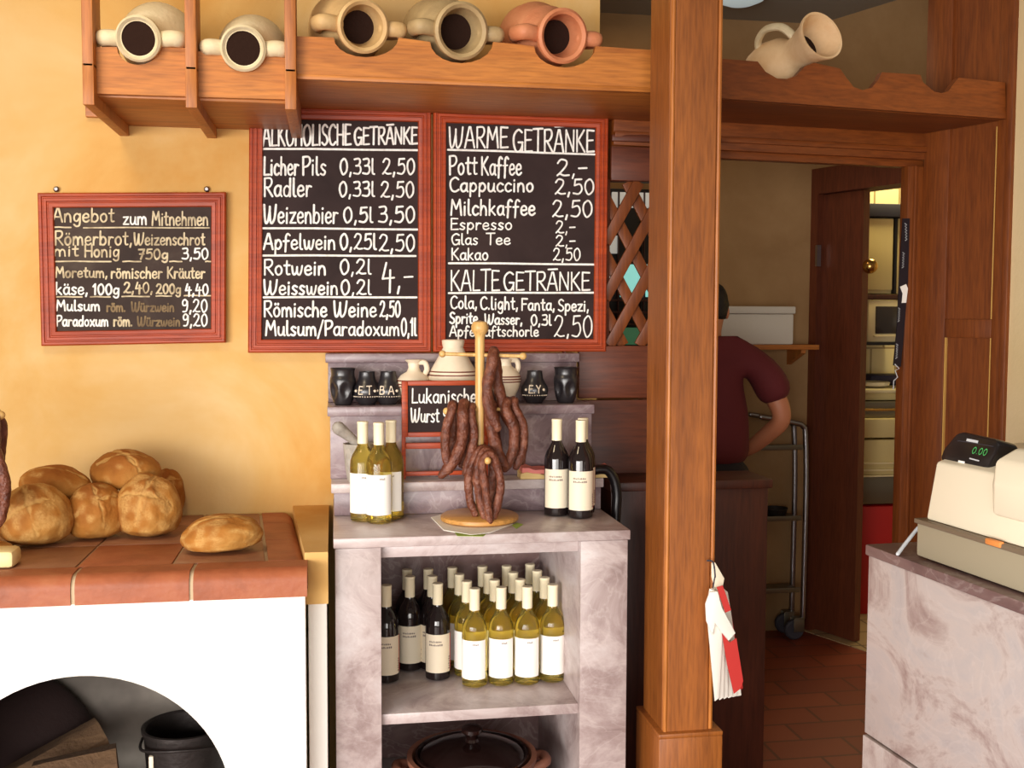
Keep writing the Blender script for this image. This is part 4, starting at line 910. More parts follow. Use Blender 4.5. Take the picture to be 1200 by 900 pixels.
for a_, c_ in zip(ys, ys[1:]): obj('rim_tile', rim_tile(0, SXR+.006, a_+.002, c_-.002, tb-.002, STZ, .04, 'y'), M['terracotta'], sv, True, ang=50)
b = NB(); box(b, (SXL+.02, SF+.03, tb), (SXR-.08, -.02, STZ-.006), 0); obj('grout_bed', b, M['grout'], sv, True)
yy = [SF+.097, SF+.36, SF+.62, -.013]; xx = [SXR-.1]
while xx[-1] > SXL+.1: xx.append(xx[-1]-.235)
for ya, yb_ in zip(yy, yy[1:]):
    for xa, xb in zip(xx, xx[1:]):
        b = NB(); box(b, (max(xb, SXL)+.003, ya+.003, STZ-.012), (xa-.003, yb_-.003, STZ-.001), .002)
        for v in b.verts:
            if v.co.x > SXR-.15: v.co.x += TAP*(v.co.y-y0f)/.7
        obj('top_tile', b, M['brown_tile'] if random.random() < .75 else M['terracotta'], sv, True)
b = rim_tile(SXL, SXR-.01, SF-.004, 0, tb, STZ-.004, .033, 'x'); obj('grout_bed', b, M['grout'], sv, True)
# firewood, sack and bucket inside
def log(a, c, h, wd, label):
    a, c = Vector(a), Vector(c); d = (c-a); L_ = d.length; d.normalize(); s = d.cross(Vector((0, 0, 1))).normalized(); u = s.cross(d)
    sec = [(-wd, -h), (wd*.8, -h*.9), (wd, h*.4), (wd*.3, h), (-wd*.8, h*.8)]
    b = NB(); nseg = 6; rings = []
    for k in range(nseg+1):
        rings.append([b.verts.new(a+d*L_*k/nseg+s*(x+.005*noise.noise(Vector((k, x*50, 1))))+u*(z+.005*noise.noise(Vector((k, z*50, 7))))) for x, z in sec])
    for R0, R1 in zip(rings, rings[1:]):
        for k in range(5): b.faces.new((R0[k], R0[(k+1) % 5], R1[(k+1) % 5], R1[k]))
    b.faces.new(rings[0]); b.faces.new(rings[-1]); bmesh.ops.recalc_face_normals(b, faces=b.faces[:])
    return single('firewood_log', b, M['log'], label, 'firewood', a-Vector((0, 0, h)), 'firewood in the stove arch')
LY = -.5
log(PY(10, 925, LY), PY(122, 862, LY+.1), .05, .07, 'split log slanting up to the right, rear one in the stove arch')
log(PY(40, 915, LY-.14), PY(138, 893, LY-.1), .045, .055, 'split log lying in front of the slanting one in the stove arch')
log((-.95, LY+.05, .10), (-.47, LY+.12, .10), .06, .07, 'split log lying flat under the others, left of the bucket')
b = NB(); p = PY(28, 858, LY+.22); ball(b, (p.x, p.y+.06, .21), .2, 32, (1.0, .55, 1.0))
for v in b.verts:
    v.co += Vector((1, 1, 1))*noise.noise(v.co*6)*.03
    v.co.z = max(v.co.z, .032)
single('dark_sack', b, M['black_cloth'], 'dark sack bulging at the left inside the stove arch', 'sack', (p.x, p.y+.06, .032))
bp_ = PY(214, 855, -.56); bk = thing('iron_bucket', 'dark iron bucket at the right inside the stove arch', 'bucket', (bp_.x, -.5, .03))
hb = PY(214, 850, -.5).z-.03
b = NB(); lathe(b, [(0, 0), (.085, 0), (.092, .004), (.112, hb-.008), (.118, hb-.006), (.118, hb+.004), (.112, hb+.006), (.106, hb), (.088, .012), (0, .01)], 40, cap=False); bb_ = obj('bucket_body', b, M['iron'], bk)
b = NB(); tube(b, [(-.116, 0, hb-.03), (-.1, -.09, hb-.03), (0, -.135, hb-.02), (.1, -.09, hb-.03), (.116, 0, hb-.03)], .004, 8); obj('bucket_handle', b, M['iron'], bb_)
b = NB(); box(b, (-.086, -.085, hb-.11), (-.074, -.070, hb-.05), .002); obj('bucket_tag', b, M['label_cream'], bb_)

# ------------------------------------------------------------------ bread loaves
def loaf(c, size, label, seed, cuts=((1, .1), (-.2, 1)), face=(0, -.6, .8), rz=0.0, tilt=(0, 0), flour=.3, dark=.4):
    b = NB(); bmesh.ops.create_icosphere(b, subdivisions=6, radius=1)
    rnd = Vector((seed*3.1, seed*1.7, seed*.9)); fv = Vector(face).normalized()
    e1 = fv.cross(Vector((0, 0, 1))).normalized() if abs(fv.z) < .98 else Vector((1, 0, 0)); e2 = fv.cross(e1)
    lay = b.loops.layers.float_color.new('crust'); val = {}
    for v in b.verts:
        n_ = v.co.normalized(); d = 1+.07*noise.noise(n_*1.6+rnd)+.025*noise.noise(n_*3.4+rnd)+.008*noise.noise(n_*15+rnd)
        a_, c_, f_ = n_.dot(e1), n_.dot(e2), n_.dot(fv); pale = 0; dk = max(0, f_)**2*dark
        if f_ > -.1:
            for cx, cy in cuts:
                L_ = sqrt(cx*cx+cy*cy); dist = abs(a_*cy-c_*cx)/L_+.11*noise.noise(n_*2.6+rnd*2)+.05*noise.noise(n_*7+rnd); along = abs(a_*cx+c_*cy)/L_
                if along < .82:
                    w_ = (.075+.07*noise.noise(n_*2+rnd))*(1-along*.6)+.01; k = max(0, 1-abs(dist)/w_); pale = max(pale, min(1, k*1.6)); d -= .03*k; d += .018*max(0, 1-abs(abs(dist)-w_*1.3)/w_)
        fl = max(0, min(1, (noise.noise(n_*3.1+rnd*2)+flour-.25)*2.2))*(.5+.5*noise.noise(n_*22+rnd))
        val[v.index] = (max(pale*.5, fl*.75), min(1, dk*(1-pale)), 0)
        q = n_*d
        if q.z < -.45: q.z = -.45-(abs(q.z)-.45)*.45
        v.co = q
    for f_ in b.faces:
        for l_ in f_.loops: x_ = val[l_.vert.index]; l_[lay] = (x_[0], x_[1], 0, 1)
    zmin = min(v.co.z for v in b.verts)*size[2]
    for v in b.verts: v.co = Vector((v.co.x*size[0], v.co.y*size[1], v.co.z*size[2]))
    mt = Matrix.Rotation(tilt[0], 3, 'X') @ Matrix.Rotation(tilt[1], 3, 'Y') @ Matrix.Rotation(rz, 3, 'Z')
    for v in b.verts: v.co = mt @ v.co
    zmin = min(v.co.z for v in b.verts)
    o = obj('bread_loaf', b, M['bread'], ang=180); o.data.transform(Matrix.Translation((0, 0, -zmin))); o.location = (c[0], c[1], c[2] if c[2] else STZ)
    return tag(o, label, 'bread', 'bread loaves on the tiled stove')
def onst(x, y, dz=0): p = PZ(x, y, STZ); return (p.x, p.y, STZ+dz)
loaf(onst(261, 645), (.106, .08, .058), 'flat oval bread roll lying apart at the right of the loaves', 1, ((1, .15),), (0, -.3, 1), .1, (0, -.05), .35, .2)
loaf(onst(175, 628), (.092, .085, .105), 'round floury loaf, front right of the bread pile', 2, ((1, -.12), (.3, 1)), (-.05, -.75, .5), 0, (0, 0), .5, .15)
loaf(onst(113, 630), (.08, .08, .094), 'loaf with a pale cross cut, between the two big front loaves', 3, ((1, .35), (.25, -1)), (.1, -.85, .6), .2, (0, 0), .15, .3)
loaf(onst(42, 638), (.1, .08, .1), 'big floury loaf at the left front beside the hanging sausages', 4, ((1, .5), (-.3, 1)), (0, -.8, .5), 0, (0, 0), .5, .15)
loaf(onst(196, 604), (.055, .07, .088), 'brown loaf half hidden behind the front right round one', 5, ((1, .1),), (.4, -.6, .7), 0, (0, 0), .1, .5)
loaf(onst(125, 600), (.08, .075, .09), 'loaf hidden in the middle underneath the topmost one', 6, ((1, .1),), (0, -.6, .8), 0, (0, 0), .1, .5)
loaf(onst(60, 606), (.085, .075, .09), 'loaf hidden at the back left underneath the oval brown one', 7, ((1, .1),), (0, -.6, .8), 0, (0, 0), .1, .5)
p = PY(66.5, 589, -.27); loaf((p.x, p.y, p.z), (.1, .08, .062), 'oval dark brown loaf lying on top at the left of the pile', 8, ((1, -.3),), (.1, -.25, 1), -.15, (.1, .12), .05, .6)
p = PY(147.5, 573, -.24); loaf((p.x, p.y, p.z), (.098, .085, .068), 'topmost loaf of the pile with long pale cuts', 9, ((1, .25), (-.7, 1)), (.05, -.45, .9), 0, (.05, .02), .1, .6)
b = NB(); p = onst(0, 664)
box(b, (-.045, -.04, 0), (.04, .04, .045), .012); o = obj('cheese_piece', b, M['flour_white']); o.location = (p[0], p[1]+.01, STZ); o.data.materials[0] = noisy('pale cheese', [(.3, srgb(232, 204, 140)), (.7, srgb(240, 216, 160))], (10, 10, 10)); tag(o, 'pale yellow cheese piece at the left picture edge below the loaves', 'cheese')
# second stand, cut by the left edge of the picture
st2p = Vector(PZ(-49, 655, STZ)); SC2 = 1.15
s2 = dup(st_, st2p, radians(-29.5), 'beech peg stand with sausages at the left picture edge on the stove')
s2.scale = (SC2, SC2, SC2)
for c_ in [c_ for c_ in s2.children if c_.name.startswith('peg') and max(v.co.z for v in c_.data.vertices) > .4]:      # this stand has no peg up there
    for d_ in list(c_.children): bpy.data.objects.remove(d_)
    bpy.data.objects.remove(c_)
K2 = F/(st2p-CAM).dot(FW); B2p = 450-F*(st2p-CAM).dot(UP)/(st2p-CAM).dot(FW)
def X2(px): return (px+49)/K2
def Z2(py): return (B2p-py)/K2
zt2 = (z2+.003)*SC2
for xt, f_, bk_, r_, lab in (
    (.083, [(4, 500), (3, 530), (8, 553), (11, 563)], [(1, 500), (-3, 540), (-3, 575)], .0145, 'smoked sausage on the left edge stand, straight one under the peg knob'),
    (.058, [(0, 500), (12, 535), (19, 570), (13, 600), (4, 613)], [(-10, 500), (-14, 550), (-12, 595)], .0145, 'smoked sausage on the left edge stand, outermost curved one'),
    (.032, [(-14, 500), (0, 540), (6, 575), (0, 606)], [(-22, 500), (-26, 550), (-22, 590)], .0145, 'smoked sausage on the left edge stand, inner curved one')):
    y0 = 0; fo = {.083: -.028, .058: -.05, .032: -.07}[xt]; xt *= 1.17
    pts = [(X2(x), y0+fo, Z2(y)) for x, y in f_][::-1]+[(xt, y0, zt2+.016)]+[(X2(x), y0+.022, Z2(y)) for x, y in bk_]
    sausage(st2p, radians(-9.5), pts, r_, lab, 'smoked sausages on the left edge stand')

# ------------------------------------------------------------------ paper bags hanging on the post
hp = PY(834, 661, PYF-.022)
bg = thing('paper_bag_bundle', 'bundle of white and red paper bags hanging on the post', 'paper bags', hp)
bY = hp.y
def bagpt(x, y, d=0): return PY(x, y, bY+d)
b = NB(); tube(b, [hp+Vector((-.012, 0, .01)), hp+Vector((.004, 0, .004)), bagpt(838, 676)], .0025, 6); tube(b, [bagpt(838, 674), bagpt(836, 690), bagpt(842, 700)], .002, 6); obj('string', b, M['rubber'], bg, True)
n_ = 6
for i in range(n_):
    f0 = i/(n_-1)
    xb0 = 838+f0*26; d = -.03+.012*i
    ps = [bagpt(828+f0*10, 712-f0*8, d), bagpt(832+f0*12, 690-f0*4, d), bagpt(843+f0*10, 694, d+.004), bagpt(848+f0*10, 725, d+.004), bagpt(xb0+5, 818-f0*3, d+.004), bagpt(xb0, 822-f0*6, d)]
    b = NB(); prism(b, ps, (0, .006, 0), .001); obj('paper_bag', b, M['paper'], bg, True)
b = NB(); prism(b, [bagpt(x, y, .044) for x, y in ((846, 690), (853, 696), (860, 735), (869, 795), (871, 806), (864, 816), (850, 740))], (0, .006, 0), .001); obj('printed_bag', b, M['red_paper'], bg, True)
b = NB(); prism(b, [bagpt(x, y, -.04) for x, y in ((827, 708), (832, 694), (841, 693), (846, 712), (862, 742), (853, 752), (838, 730), (835, 745), (828, 728))], (0, .006, 0), .001); obj('bag_fold', b, M['paper'], bg, True)
b = NB(); prism(b, [bagpt(x, y, -.043) for x, y in ((846, 742), (855, 753), (863, 748), (871, 798), (868, 807), (860, 813), (852, 778))], (0, .002, 0)); prism(b, [bagpt(x, y, -.043) for x, y in ((840, 688), (847, 686), (857, 715), (850, 718))], (0, .002, 0)); obj('red_print', b, M['red_paper'], bg, True)
b = NB(); prism(b, [bagpt(x, y, .0) for x, y in ((834, 660), (838, 659), (849, 678), (846, 694), (838, 692), (834, 676))], (0, .004, 0), .001); obj('bag_strap', b, M['label_cream'], bg, True)

# ------------------------------------------------------------------ marble counter and cash register at the right
KA, KB = Vector((1.176, -1.315, 0)), Vector((1.213, -1.819, 0))
kd = (KB-KA).normalized(); kn = Vector((-kd.y, kd.x, 0)); kn = -kn if kn.x < 0 else kn
KR = Matrix((kn, -kd, Vector((0, 0, 1)))).transposed()         # local x: away from the front, local y: towards the far end
kz = atan2(kn.y, kn.x)
ko = thing('marble_counter', 'pale rose marble sales counter at the right edge', 'counter', KA, kz)
def kp_(v): return KA+KR @ Vector(v)
b = NB(); box(b, (.006, -1.4, .36), (.03, -.002, .975), .002); obj('front_panel', b, M['marble_counter'], ko)
sm = PL(1003, 854, KA, KB).z
for o in (ko.children[-1],): o.data.transform(Matrix.Translation((0, 0, 0)))
b = NB(); box(b, (.001, -1.4, 0), (.03, -.002, .3555), .003); obj('front_panel', b, M['marble_counter'], ko)
for ob_ in ko.children:
    for v in ob_.data.vertices:
        if .35 < v.co.z < .364: v.co.z += sm-.3585
b = NB(); box(b, (.03, -1.4, 0), (.5, 0, .974), 0); obj('counter_carcass', b, M['dark_z'], ko)
b = NB(); box(b, (0, -1.4, .976), (.52, .003, 1.0), .003); obj('counter_top', b, M['marble_dark'], ko)
# register: local frame of the counter
p = PZ(1073, 653, 1.0); lp = KR.transposed() @ (Vector(p)-KA)
cr = thing('cash_register', 'cream cash register with grey drawer on the marble counter', 'cash register', kp_((lp.x, lp.y, 1.0)), kz)
def kz_at(x, y, off):     # height on the register's front face
    a = kp_((lp.x+off, 0, 0)); return PL(x, y, a, a+kd)
def ky(x, y, off=0): q = kz_at(x, y, off); v = KR.transposed() @ (q-KA); return v.y-lp.y, q.z-1.0
yA, zA_ = ky(1076, 610)
b = NB(); box(b, (0, -.6, .004), (.38, 0, zA_), .006); obj('cash_drawer', b, M['grey_plastic'], cr)
b = NB(); box(b, (-.004, -.6, zA_-.006), (.38, .004, zA_+.004), .002); obj('drawer_shadow', b, base('brown shadow strip', srgb(120, 104, 84), .5), cr)  # brown strip drawn in as the shadow line between drawer and body
yB, zB_ = ky(1097, 541, .02); yC, zC_ = ky(1084, 606, .01)
b = NB(); prism(b, [(.012, yC, zA_+.004), (.02, yB, zB_), (.1, yB-.01, zB_+.03), (.34, yB-.01, zB_+.045), (.36, yC, zA_+.004)], (0, -.6, 0), .006); obj('register_body', b, M['cream_plastic'], cr)
yD, zD = ky(1165, 597, .0); yE, zE = ky(1190, 525, .03)
b = NB(); prism(b, [(-.006, yD, zD-.01), (-.008, yD-.004, zD+.05), (.004, yE+.025, zE-.025), (.03, yE, zE), (.25, yE, zE+.02), (.25, yD, zD-.01)], (0, -.4, 0), .008); obj('printer_hood', b, M['cream_plastic'], cr)
# customer display pod, tilted, at the far end on top
dpx = [(1101, 538), (1105, 526), (1120, 508), (1127, 505.5), (1166, 514), (1170, 519), (1167, 532), (1158, 549), (1152, 552.5), (1110, 545)]
off = .035
aD = kp_((lp.x+off, 0, 0))
pp = [PL(x, y, aD, aD+kd) for x, y in dpx]
nrm_d = (Vector((-kn.x, -kn.y, .25))).normalized()
b = NB(); prism(b, pp, -nrm_d*.05, .006); pod_ = obj('display_pod', b, M['black_plastic'], cr, True)
def dwrite(text, x0, x1, yb, yt, mat, wd, name, yb1):
    st, w_ = strokes(text); b = NB()
    o = PL(x0, yb, aD, aD+kd)+nrm_d*.0015; e = PL(x1, yb1, aD, aD+kd)+nrm_d*.0015; u = (e-o)/w_; h = PL(x0+3, yt, aD, aD+kd)+nrm_d*.0015-o
    for s in st: ribbon(b, [o+u*q.x+h*q.y for q in s], wd, nrm_d)
    obj(name, b, mat, pod_, True, smooth=False)
dwrite('0.00', 1139, 1156, 531, 524, M['green_led'], .0008, 'display_digits', 534)
def dpatch(ps, mat, name):
    b = NB(); prism(b, [PL(x, y, aD, aD+kd)+nrm_d*.0008 for x, y in ps], nrm_d*.0008); obj(name, b, mat, pod_, True)
dpatch([(1134, 514), (1147, 516.5), (1146, 519.5), (1133, 517)], M['cable'], 'display_badge')
dpatch([(1124, 539.5), (1131, 541), (1130, 545), (1123, 543.5)], M['label_white'], 'display_sticker')
dpatch([(1137, 536.5), (1148, 539.5), (1147.6, 541), (1136.6, 538)], M['cable'], 'display_caption')
dpatch([(1123, 516), (1165, 523), (1165, 523.7), (1123, 516.7)], M['rubber'], 'display_groove')
yS, zS = ky(1166, 640, 0.0)
b = NB(); box(b, (-.008, yS-.022, zA_-.004), (.004, yS+.02, zA_+.008), .003); obj('orange_sticker', b, M['orange'], cr)
b = NB(); q = [PZ(1062, 643, 1.0)+Vector((.0, 0, .004)), PL(1072, 626, kp_((lp.x+.1, .06+lp.y, 0)), kp_((lp.x+.1, .06+lp.y, 0))+kn)]
tube(b, [kp_((lp.x-.03, lp.y+.02, 1.004)), kp_((lp.x+.01, lp.y+.04, 1.03)), kp_((lp.x+.05, lp.y+.05, 1.06)), kp_((lp.x+.09, lp.y+.02, 1.10)), kp_((lp.x+.11, lp.y-.02, 1.10))], .004, 8); obj('cable', b, M['cable'], cr, True)

# ------------------------------------------------------------------ things in the passage behind
# shelf and foam box
p0, p1 = PY(930, 404, BY-.2), PY(952, 404, BY-.1)
wz = PY(920, 404, BY-.2).z; x1_ = 2.2
ws = thing('wall_plank', 'short wooden wall plank under the white foam box', 'shelf', (2.0, BY-.1, wz))
b = NB(); box(b, (1.55, BY-.22, wz-.022), (x1_, BY-.001, wz), .002); obj('plank', b, M['pine_x'], ws, True)
for xx_ in (1.7, 2.14):
    b = NB(); prism(b, [(xx_, BY-.001, wz-.022), (xx_, BY-.16, wz-.022), (xx_, BY-.16, wz-.04), (xx_, BY-.001, wz-.1)], (.022, 0, 0)); obj('plank_bracket', b, M['pine_z'], ws, True)
bx1 = PY(932, 380, BY-.2).x; bz1 = PY(900, 359, BY-.2).z
fb = thing('foam_box', 'white foam box with lid on the wall plank behind the person', 'box', ((1.66+bx1)/2, BY-.11, wz))
b = NB(); box(b, (1.66, BY-.2, wz+.001), (bx1-.008, BY-.01, bz1-.035), .006); obj('box_body', b, M['styro'], fb, True)
b = NB(); box(b, (1.655, BY-.205, bz1-.034), (bx1, BY-.005, bz1), .006); obj('box_lid', b, M['styro'], fb, True)
# steel trolley
tY = BY-.16
tr = thing('steel_trolley', 'tubular steel serving trolley on castors by the dark door', 'trolley', PY(925, 742, tY-.1)*1)
cz = .085
def txp(x, y): return PY(x, y, tY)
for dy in (0, .125):
    b = NB(); A_ = txp(941, 704); A_.z = cz+.02; T_ = txp(944, 503); dv = Vector((0, dy, 0))
    tube(b, [A_+dv, Vector((A_.x+.004, A_.y, .7))+dv, Vector((T_.x, T_.y, T_.z-.03))+dv, Vector((T_.x-.012, T_.y, T_.z+.012))+dv, Vector((T_.x-.05, T_.y, T_.z+.03))+dv, Vector((T_.x-.22, T_.y, T_.z+.06))+dv], .0125, 12); obj('tube_frame', b, M['steel'], tr, True)
    if dy == 0:
        b = NB()
for y_ in (524, 607, 691):
    z_ = txp(930, y_).z; xr_ = txp(940, 600).x-.006
    b = NB(); box(b, (xr_-.5, tY, z_-.012), (xr_, tY+.125, z_), .003); box(b, (xr_-.5, tY-.01, z_-.012), (xr_, tY, z_+.012), .002); obj('tray', b, M['steel_dark'], tr, True)
for xx_ in (txp(941, 704).x-.01, txp(941, 704).x-.45):
    for yy_ in (tY+.005, tY+.115):
        b = NB(); mt = Matrix.Translation((xx_-.03, yy_, .048)) @ Matrix.Rotation(pi/2, 4, 'X')
        lathe(b, [(0, -.014), (.040, -.014), (.047, -.008), (.047, .008), (.040, .014), (0, .014)], 24, mt, cap=False); cst = obj('castor', b, M['rubber'], tr, True)
        b = NB(); box(b, (xx_-.04, yy_-.022, .04), (xx_+.012, yy_-.017, .105), .002); box(b, (xx_-.04, yy_+.017, .04), (xx_+.012, yy_+.022, .105), .002); box(b, (xx_-.035, yy_-.022, .1), (xx_+.012, yy_+.022, .108), .002); obj('castor_fork', b, M['steel_dark'], cst, True)
# dark pan on the middle tray
z_ = txp(930, 607).z; q = txp(915, 600)
b = NB(); mt = Matrix.Translation((q.x, tY+.06, z_+.0005)); lathe(b, [(0, 0), (.045, 0), (.055, .035), (.058, .037), (.056, .04), (.045, .006), (0, .005)], 28, mt, cap=False); tube(b, [(q.x-.05, tY+.06, z_+.034), (q.x-.12, tY+.055, z_+.05)], .006, 8, False)
single('small_pan', b, M['iron'], 'small dark pan on the middle tray of the trolley', 'pan', (q.x, tY+.06, z_))
# ceiling lamp
p = PZ(868, -8, 2.9)
if p.y < 2.5:
    cl = thing('ceiling_lamp', 'round pale ceiling lamp above the passage beside the post top', 'lamp', (p.x, min(p.y, 1.1), 2.9))
    b = NB(); lathe(b, [(0, -.05), (.06, -.045), (.1, -.028), (.11, -.012), (0, -.012)], 32, cap=False); obj('lamp_shade', b, M['lamp_glow'], cl)
    b = NB(); lathe(b, [(0, -.014), (.115, -.014), (.115, 0), (0, 0)], 32, cap=False); obj('lamp_base', b, M['steel'], cl)
# ------------------------------------------------------------------ kitchen seen through the doorway
KY = 1.47
def kx(x, y, Y): return PY(x, y, Y)
L0, L1 = kx(1003, 500, KY).x, 3.4
b = NB(); z = lambda y, Y=KY: PY(1030, y, Y).z
un = thing('kitchen_worktop', 'cream and steel kitchen worktop unit beyond the door', 'worktop', ((L0+L1)/2, KY+.25, 0))
b = NB(); box(b, (L0+.06, KY+.03, z(592)), (L1, KY+.6, z(558)), .006); obj('steel_plinth', b, M['steel_dark'], un, True)
b = NB(); box(b, (L0, KY+.02, z(557)), (L1, KY+.6, z(516)), .004); obj('drawer_front', b, M['kit_yellow'], un, True)
for y_ in (543, 551, 558): b = NB(); box(b, (L0, KY, z(y_+1)), (L1, KY+.03, z(y_-1)), .002); obj('steel_strip', b, M['kit_tile'], un, True)
b = NB(); box(b, (L0, KY, z(513)), (L1, KY+.6, z(491)), .004); obj('drawer_front', b, M['kit_yellow'], un, True)
b = NB(); box(b, (L0, KY+.05, z(490.5)), (L1, KY+.6, z(472)), .003); obj('steel_top', b, M['steel_dark'], un, True)
b = NB(); tube(b, [(L0+.02, KY-.01, z(478)), (L0+.12, KY-.015, z(480)), (L1, KY-.01, z(479))], .006, 8); obj('rail', b, M['brass'], un, True)
b = NB(); box(b, (L0+.02, KY+.1, z(471)), (L1, KY+.6, z(462)), .006); obj('cutting_shelf', b, M['kit_yellow'], un, True)
b = NB(); box(b, (L0+.02, KY+.08, z(462)), (L1, KY+.6, z(458)), .003); obj('cutting_top', b, M['kit_tile'], un, True)
b = NB(); box(b, (L0-.02, KY+.02, 0), (L0+.5, KY+.5, z(594)), .012); 
o = single('red_bin', b, M['red_bin'], 'red plastic bin below the kitchen worktop by the door', 'bin', (L0+.24, KY+.25, 0))
p = kx(1022, 455, KY+.25); zt_ = z(458)
b = NB(); lathe(b, [(0, 0), (.06, 0), (.1, .012), (.105, .03), (.1, .03), (.06, .008), (0, .006)], 32, Matrix.Translation((p.x, KY+.28, zt_)), cap=False); single('china_dish', b, M['flour_white'], 'cream dish on the kitchen worktop beyond the door', 'dish', (p.x, KY+.28, zt_))
p = kx(1040, 450, KY+.35); b = NB(); box(b, (p.x-.06, KY+.42, zt_), (p.x+.25, KY+.55, zt_+.06), .02); single('blue_cloth', b, M['blue'], 'dark blue folded cloth behind the cream dish', 'cloth', (p.x, KY+.48, zt_))
# microwave on a bracket shelf, wall cupboard above
MY = KY+.15
mw = thing('microwave_oven', 'cream microwave with dark window on the kitchen wall', 'microwave', (kx(1035, 402, MY).x, MY+.2, z(401, MY)))
xm0, xm1 = kx(1017.5, 370, MY).x, kx(1072, 370, MY).x
b = NB(); box(b, (xm0, MY, z(401, MY)+.0005), (xm1, MY+.35, z(352, MY)), .006); obj('oven_body', b, M['kit_tile'], mw, True)
b = NB(); box(b, (kx(1026, 370, MY).x, MY-.008, z(391, MY)), (kx(1060, 370, MY).x, MY+.004, z(359, MY)), .003); obj('oven_window', b, M['glass_dark'], mw, True)
b = NB(); box(b, (kx(1024, 370, MY).x, MY-.012, z(395, MY)), (xm1-.02, MY+.002, z(392.5, MY)), .002); obj('door_strip', b, M['kit_tile'], mw, True)
b = NB(); box(b, (kx(1000, 404, MY).x, MY-.02, z(404.5, MY)), (xm1+.1, 2.098, z(401.2, MY)), .002); tag(obj('microwave_shelf', b, M['black_plastic']), 'thin black shelf carrying the microwave on the kitchen wall', 'shelf')
b = NB(); box(b, (kx(1003, 370, MY).x, MY+.05, z(401, MY)+.0005), (xm0-.03, MY+.3, z(358, MY)), .004); single('steel_canister', b, M['steel'], 'pale steel canister beside the microwave', 'canister', (kx(1010, 401, MY).x, MY+.15, z(401, MY)))
cb = thing('wall_cupboard', 'cream wall cupboard with dark band above the microwave', 'cupboard', (kx(1035, 345, MY).x, MY+.2, z(345, MY)))
b = NB(); box(b, (kx(990, 300, MY).x, MY+.02, z(344, MY)), (kx(1075, 300, MY).x, 2.098, z(255, MY)), .004); obj('cupboard_body', b, M['kit_yellow'], cb, True)
b = NB(); box(b, (kx(990, 300, MY).x, MY, z(340, MY)), (kx(1046.5, 300, MY).x, MY+.02, z(256, MY)), .004); obj('cupboard_door', b, M['kit_yellow'], cb, True)
b = NB(); box(b, (kx(990, 345, MY).x, MY-.005, z(351, MY)), (kx(1075, 345, MY).x, MY+.1, z(345, MY)), .002); obj('dark_strip', b, M['dark_z'], cb, True)
b = NB(); box(b, (kx(1047.5, 300, MY).x, MY-.004, z(344, MY)), (kx(1051, 300, MY).x, MY+.1, z(255, MY)), .002); obj('dark_edge', b, M['black_plastic'], cb, True)
b = NB(); box(b, (kx(990, 300, MY).x, MY-.02, z(254, MY)), (kx(1075, 300, MY).x, 2.098, z(239, MY)), .004); obj('steel_hood', b, M['rubber'], cb, True)
# dark tape strip with scribbles and a white sticker on the door jamb
tp_ = thing('jamb_strip', 'black tape strip with pale scribbles on the door jamb', 'tape', PL(1058, 440, HA, HB)-hn*.004)
def jp(x, y, d=.0): return PL(x, y, HA, HB)-hn*(.003+d)
b = NB(); prism(b, [jp(x, y) for x, y in ((1057.5, 256), (1065.5, 256), (1063.5, 330), (1058, 400), (1055, 430), (1046.5, 428), (1051, 380), (1053.5, 320))], hn*.004); obj('tape', b, M['rubber_black'], tp_, True)
b = NB(); prism(b, [jp(x, y, .002) for x, y in ((1054, 336), (1061, 333), (1063, 338), (1061, 355), (1056, 355), (1057, 344))], hn*.003); obj('white_sticker', b, M['label_white'], tp_, True)
b = NB()
for y0_, y1_, xa, xb in ((262, 282, 1060.5, 1061), (296, 314, 1058, 1057), (361, 377, 1053, 1052), (403, 420, 1050.5, 1049.5)):
    P = [jp(xa+(xb-xa)*k/12+(1.2 if k % 2 else -1.0), y0_+(y1_-y0_)*k/12, .0015) for k in range(13)]; ribbon(b, P, .0012, -hn)
P = [jp(x, y, .0015) for x, y in ((1048, 427), (1053, 432), (1048, 434), (1051, 442), (1046.5, 446), (1046, 456))]; ribbon(b, P, .002, -hn)
obj('scribble', b, M['cable'], tp_, True, smooth=False)

# ------------------------------------------------------------------ person at work, seen from behind
pe = thing('person', 'person in dark red T-shirt seen from behind, working behind the low counter', 'person', (1.50, .56, 0), radians(-8))
def skin(name, V, E_, mat, parent, lev=2):
    me = bpy.data.meshes.new(name); me.from_pydata([v[:3] for v in V], E_, []); me.materials.append(mat)
    o = bpy.data.objects.new(name, me); COL.objects.link(o); o.parent = parent
    md = o.modifiers.new('skin', 'SKIN'); md.use_smooth_shade = True; md.branch_smoothing = .6
    for i, v in enumerate(V):
        rr = v[3] if isinstance(v[3], tuple) else (v[3], v[3]); me.skin_vertices[0].data[i].radius = rr
        me.skin_vertices[0].data[i].use_root = (i == 0)
    sb = o.modifiers.new('sub', 'SUBSURF'); sb.levels = lev; sb.render_levels = lev
    return o
